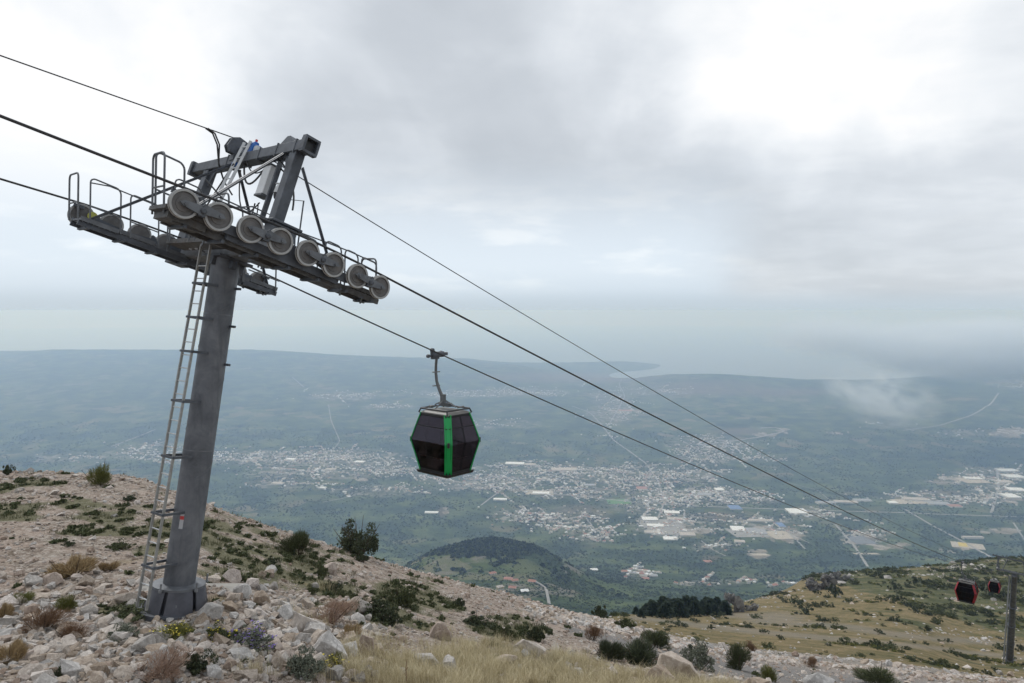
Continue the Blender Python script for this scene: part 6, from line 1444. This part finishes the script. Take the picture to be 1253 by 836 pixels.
for (px, py, wp, roof, lab) in HAM:
    p = ground_at(px, py, 900)
    if p is None: continue
    w_ = wp * p.y / F; r0 = empty('village_house', (p.x, p.y, p.z), g.uniform(-.5, .5)); tag(r0, lab, 'house')
    q = MB(); q.box((0, 0, 1.5), (w_, w_ * .7, 7)); q.build('wall', M['cream_wall' if roof == 'house_roof' else 'house_wall'], r0)
    q = MB(); a_, b_ = w_ * .56, w_ * .42; q.add([(-a_, -b_, 5.02), (a_, -b_, 5.02), (a_, b_, 5.02), (-a_, b_, 5.02), (-a_ * .6, 0, 8.2), (a_ * .6, 0, 8.2)], [(0, 1, 5, 4), (2, 3, 4, 5), (0, 4, 3), (1, 2, 5), (3, 2, 1, 0)]); q.build('roof', M[roof], r0)
    for k in (-1, 0, 1): q = MB(); q.box((k * w_ * .28, -w_ * .35 - .05, 2.6), (1.6, .12, 1.7)); q.build('window', M['window_dark'], r0)
# roads and yards
def ribbon(name, pts, wd, m='road', lift=2.2, y0=1300):
    G = []
    for (a, b_) in zip(pts[:-1], pts[1:]):
        n = max(2, int(math.hypot(b_[0] - a[0], (b_[1] - a[1]) * 3) / 5))
        for k in range(n): G.append((a[0] + (b_[0] - a[0]) * k / n, a[1] + (b_[1] - a[1]) * k / n))
    G.append(pts[-1]); W3 = [ground_at(x, y, y0) for x, y in G]; W3 = [w_ for w_ in W3 if w_ is not None]
    if len(W3) < 3: return
    A = np.array([[w_.x, w_.y] for w_ in W3]); 
    for _ in range(2): A[1:-1] = (A[:-2] + A[1:-1] * 2 + A[2:]) / 4
    T = np.gradient(A, axis=0); T /= np.linalg.norm(T, axis=1)[:, None] + 1e-9; N = np.stack([-T[:, 1], T[:, 0]], -1); cols = []
    for t in (-.5, 0, .5):
        Q = A + N * wd * t; cols.append(np.stack([Q[:, 0], Q[:, 1], height(Q[:, 0], Q[:, 1]) + lift], -1))
    V = np.stack(cols, 1).reshape(-1, 3); n = len(A); Fc = []
    for i in range(n - 1):
        for c in range(2): Fc.append((i * 3 + c, i * 3 + c + 1, (i + 1) * 3 + c + 1, (i + 1) * 3 + c))
    o = link(name, np_mesh(name, V, np.array(Fc), [M[m]])); tag(o, kind='structure'); return o
ROADS = [([(545, 588), (600, 595), (640, 601), (700, 607), (760, 613), (812, 617), (860, 620), (940, 623), (1000, 625), (1080, 627), (1160, 630), (1253, 633), (1300, 634)], 18), ([(735, 519), (752, 540), (768, 551), (790, 567), (806, 590), (812, 614)], 15), ([(700, 497), (722, 505), (735, 519)], 13), ([(745, 520), (757, 500), (765, 485), (757, 470), (768, 455)], 12),
 ([(588, 619), (612, 601), (622, 590)], 12), ([(1105, 527), (1150, 521), (1190, 508), (1213, 494), (1222, 481)], 18), ([(1108, 624), (1140, 643), (1180, 664), (1212, 682)], 14), ([(1220, 573), (1222, 598), (1213, 628)], 16), ([(855, 545), (890, 541), (930, 535), (962, 528), (950, 523), (930, 524)], 24), ([(135, 547), (165, 536), (190, 526)], 14), ([(402, 495), (405, 515), (416, 540), (404, 556)], 8), ([(358, 462), (372, 474)], 14),
 ([(711, 626), (724, 643), (735, 661)], 10), ([(858, 662), (870, 672), (888, 681)], 9), ([(1022, 642), (1045, 668), (1062, 694)], 12), ([(838, 626), (835, 642), (828, 658)], 12), ([(622, 590), (690, 596), (760, 600)], 9), ([(560, 576), (600, 582), (640, 586), (690, 590)], 9), ([(812, 617), (803, 640), (798, 655)], 12), ([(950, 640), (968, 655), (985, 672)], 10), ([(300, 575), (350, 570), (400, 570), (450, 572), (500, 580), (545, 588)], 10), ([(870, 560), (850, 548), (835, 540)], 12), ([(1130, 590), (1170, 592), (1222, 598)], 12), ([(990, 665), (960, 650), (935, 645)], 8), ([(395, 615), (430, 608), (450, 600)], 9), ([(672, 740), (668, 720), (655, 712)], 7), ([(1027, 622), (1000, 600), (960, 590)], 6), ([(1240, 640), (1253, 660), (1262, 680)], 10)]
for pts, wd in ROADS: ribbon('road', pts, wd)
def lot(name, px, py, wp, dp, m, rot=0.0, rows=None, lift=1.6):
    p = ground_at(px, py)
    if p is None: return
    w_, d_ = wp * p.y / F, dp * p.y * p.y / (F * 1250); N = 10; gx, gy = np.meshgrid(np.linspace(-.5, .5, N), np.linspace(-.5, .5, N), indexing='ij'); c, s = math.cos(rot), math.sin(rot)
    X_ = p.x + gx * w_ * c - gy * d_ * s; Y_ = p.y + gx * w_ * s + gy * d_ * c; V = np.stack([X_, Y_, height(X_, Y_) + lift], -1).reshape(-1, 3); i, j = np.meshgrid(np.arange(N - 1), np.arange(N - 1), indexing='ij')
    o = link(name, np_mesh(name, V, np.stack([i * N + j, (i + 1) * N + j, (i + 1) * N + j + 1, i * N + j + 1], -1).reshape(-1, 4), [M[m]])); tag(o, kind='structure'); return o
lot('sports_pitch', 757, 614, 28, 6, 'pitch'); lot('parking_lot', 1052, 661, 26, 12, 'asphalt_lot', .0); lot('gravel_yard', 1184, 668, 34, 10, 'pale_lot', -.5); lot('yellow_storage_rows', 1178, 667, 9, 7, 'yellow_lot', -.5, lift=2.4)
lot('gravel_yard', 955, 655, 30, 12, 'pale_lot', .1); lot('gravel_yard', 812, 645, 50, 22, 'road', .1, lift=1.2); lot('gravel_yard', 1112, 614, 36, 6, 'pale_lot', 0); lot('gravel_yard', 915, 652, 44, 13, 'road', .05, lift=1.2); lot('gravel_yard', 1060, 678, 30, 4, 'pale_lot'); lot('gravel_yard', 1190, 588, 30, 6, 'pale_lot'); lot('gravel_yard', 930, 679, 20, 6, 'pale_lot'); lot('gravel_yard', 660, 603, 34, 5, 'pale_lot')

# ------------------------------------------------------------------ low cloud drifting across the right of the valley
def cloud_mat(dens, scale, thr, seed):
    m = bpy.data.materials.new('low_cloud_vapour'); m.use_nodes = True; nt = NT(m.node_tree); nt.n.remove(nt.n['Principled BSDF']); tcn = nt.new('ShaderNodeTexCoord').outputs['Object']
    ln = nt.vmath('LENGTH', tcn, out=1); fall = nt.mr(ln, 1.0, .25); n = nt.noise(nt.vmath('ADD', tcn, (seed, 0, 0)), scale, 8, .62, 1.0)
    d = nt.math('MULTIPLY', nt.math('MULTIPLY', fall, nt.mr(n, thr, thr + .25)), dens)
    pv = nt.new('ShaderNodeVolumePrincipled'); pv.inputs['Color'].default_value = (.86, .91, .97, 1); nt.put(pv.inputs['Density'], d); pv.inputs['Anisotropy'].default_value = .2
    nt.l.new(pv.outputs[0], nt.n['Material Output'].inputs['Volume']); return m
def low_cloud(px, py, Y, rx, ry, rz, m, label, rot=0):
    bm_ = bmesh.new(); bmesh.ops.create_icosphere(bm_, subdivisions=3, radius=1.0); me = bpy.data.meshes.new('low_cloud'); bm_.to_mesh(me); bm_.free(); me.materials.append(m)
    o = link('low_cloud', me); o.location = ((px - CX) / F * Y, Y, (EYE - py) / F * Y); o.scale = (rx, ry, rz); o.rotation_euler = (0, R(rot), 0); tag(o, label, 'cloud', kind='stuff'); return o
low_cloud(1075, 483, 4400, 420, 420, 230, cloud_mat(.0044, 2.3, .40, 3), 'curling wisp of grey mist hanging in front of the coastal hills', 18)
low_cloud(1205, 427, 6500, 1450, 1000, 345, cloud_mat(.0090, 2.0, .30, 9), 'grey cloud bank drooping over the coast at right')
low_cloud(1020, 412, 7000, 900, 800, 255, cloud_mat(.0036, 2.2, .32, 14), 'thin mist trailing left of the cloud bank over the sea')

# ------------------------------------------------------------------ labels of look-alikes: told apart by what stands next to them
ORD = ['nearest', 'second nearest', 'third nearest', 'fourth nearest', 'fifth nearest', 'sixth nearest', 'seventh nearest', 'eighth nearest', 'ninth nearest', 'tenth nearest', 'eleventh nearest', 'twelfth nearest', 'thirteenth nearest', 'fourteenth nearest', 'fifteenth nearest', 'sixteenth nearest']
def distinguish(items, marks, kx=1.0, ky=1.0):
    """items (object, words, x, y); marks (x, y, words)"""
    groups = {}
    for (o, words, x, y) in items:
        d, k = min((math.hypot((x - m[0]) * kx, (y - m[1]) * ky), i) for i, m in enumerate(marks)); dx, dy = (x - marks[k][0]) * kx, (y - marks[k][1]) * ky
        side = ('right of' if dx > 0 else 'left of') if abs(dx) >= abs(dy) else ('in front of' if dy > 0 else 'behind')
        groups.setdefault((k, side, words), []).append((d, o))
    for (k, side, words), lst in groups.items():
        lst.sort(key=lambda t: t[0])
        for r_, (d, o) in enumerate(lst):
            n_words = marks[k][2].split(); pre = (words + (' ' + ORD[min(r_, 15)] if len(lst) > 1 else '') + ', ' + side + ' the').split(); room = 16 - len(pre)
            o['label'] = ' '.join(pre + n_words[:room])
TAILS = {'shrub', 'bush', 'herb', 'dry_tuft', 'flowering_plant', 'boulder'}
SHORT = []
for (x, y, lab, nm) in LAND:
    wds = lab.split(); SHORT.append((x, y, ' '.join(wds)))
MARKS = [(215, 735, 'foot of the near tower'), (297, 793, 'purple-flowered plant'), (212, 776, 'yellow-flowered cushion below the tower'), (52, 762, 'larger rust-brown dead shrub'), (88, 772, 'smaller rust-brown dead shrub'), (88, 698, 'wide tan dry tuft on the bench'), (190, 815, 'wide reddish dry plant at the bottom'), (24, 734, 'bright green plant near the left edge'), (404, 792, 'wedge-shaped boulder'), (84, 820, 'tall white triangular rock'), (42, 822, 'flat-topped beige rock in the corner'), (372, 815, 'grey-green shrub at the bottom'),
         (398, 748, 'reddish dry bush'), (492, 730, 'tall mid-green shrub'), (438, 660, 'biggest bush on the ridge'), (365, 667, 'rounded green shrub on the scree'), (320, 736, 'peaked pale rock'), (362, 762, 'slanting pale slab'), (242, 812, 'dark green cushion at the bottom'), (110, 756, 'long flat beige rock'), (150, 775, 'grey-green plant by the brown shrubs'), (10, 800, 'tan tuft at the left edge'), (520, 808, 'rounded white boulder in the grass'), (648, 792, 'long half-sunk boulder'), (830, 812, 'biggest pale boulder'), (538, 770, 'pinkish boulder in the grass'), (497, 815, 'dead stalk'), (165, 745, 'green mat by the tower foot'), (123, 584, 'yellow-green skyline bush'),
         (903, 806, 'ball-shaped bush'), (993, 812, 'brown cushion on the verge'), (1075, 826, 'grass-green bush at the bottom'), (918, 784, 'dark reddish hillside bush'), (1235, 800, 'distant tower foot'), (1008, 720, 'light grey outcrop'), (1175, 722, 'larger red cabin'), (1215, 717, 'smaller red cabin'), (985, 700, 'brown cliff'), (897, 745, 'craggy dark outcrop'), (333, 688, 'flat dark cushion on the scree'), (725, 776, 'brown bush by the track'), (783, 802, 'widest dark green bush'), (60, 632, 'herb patch on the left bench')]
distinguish(GENERIC, MARKS)
HM_ = [(x, y, ' '.join(l.split()[:9])) for (x, y, l) in HALLP] + [(757, 614, 'green sports pitch'), (1052, 661, 'grey parking lot'), (812, 614, 'central road junction'), (1180, 668, 'yellow storage rows'), (780, 703, 'second hamlet in the woods'), (612, 596, 'crossroads left of the pitch'), (612, 712, 'red-roofed hamlet under the pine hill'), (1222, 598, 'side road at the right edge'), (870, 714, 'dark pine clump')]
distinguish(HOUSES, HM_, 1.0, 2.5)
PINES.sort(key=lambda t: t[0])
COUNT = ['first', 'second', 'third', 'fourth', 'fifth', 'sixth', 'seventh', 'eighth', 'ninth', 'tenth', 'eleventh', 'twelfth', 'thirteenth', 'fourteenth', 'fifteenth', 'sixteenth', 'seventeenth', 'eighteenth', 'nineteenth', 'twentieth', 'twenty-first', 'twenty-second', 'twenty-third', 'twenty-fourth']
for i, (u_, y_, h_, o) in enumerate(PINES):
    n = len(PINES); o['label'] = 'dark pine, ' + COUNT[i if i < n - i else n - 1 - i] + (' from the left' if i < n - i else ' from the right') + ' in the clump beyond the hillside'
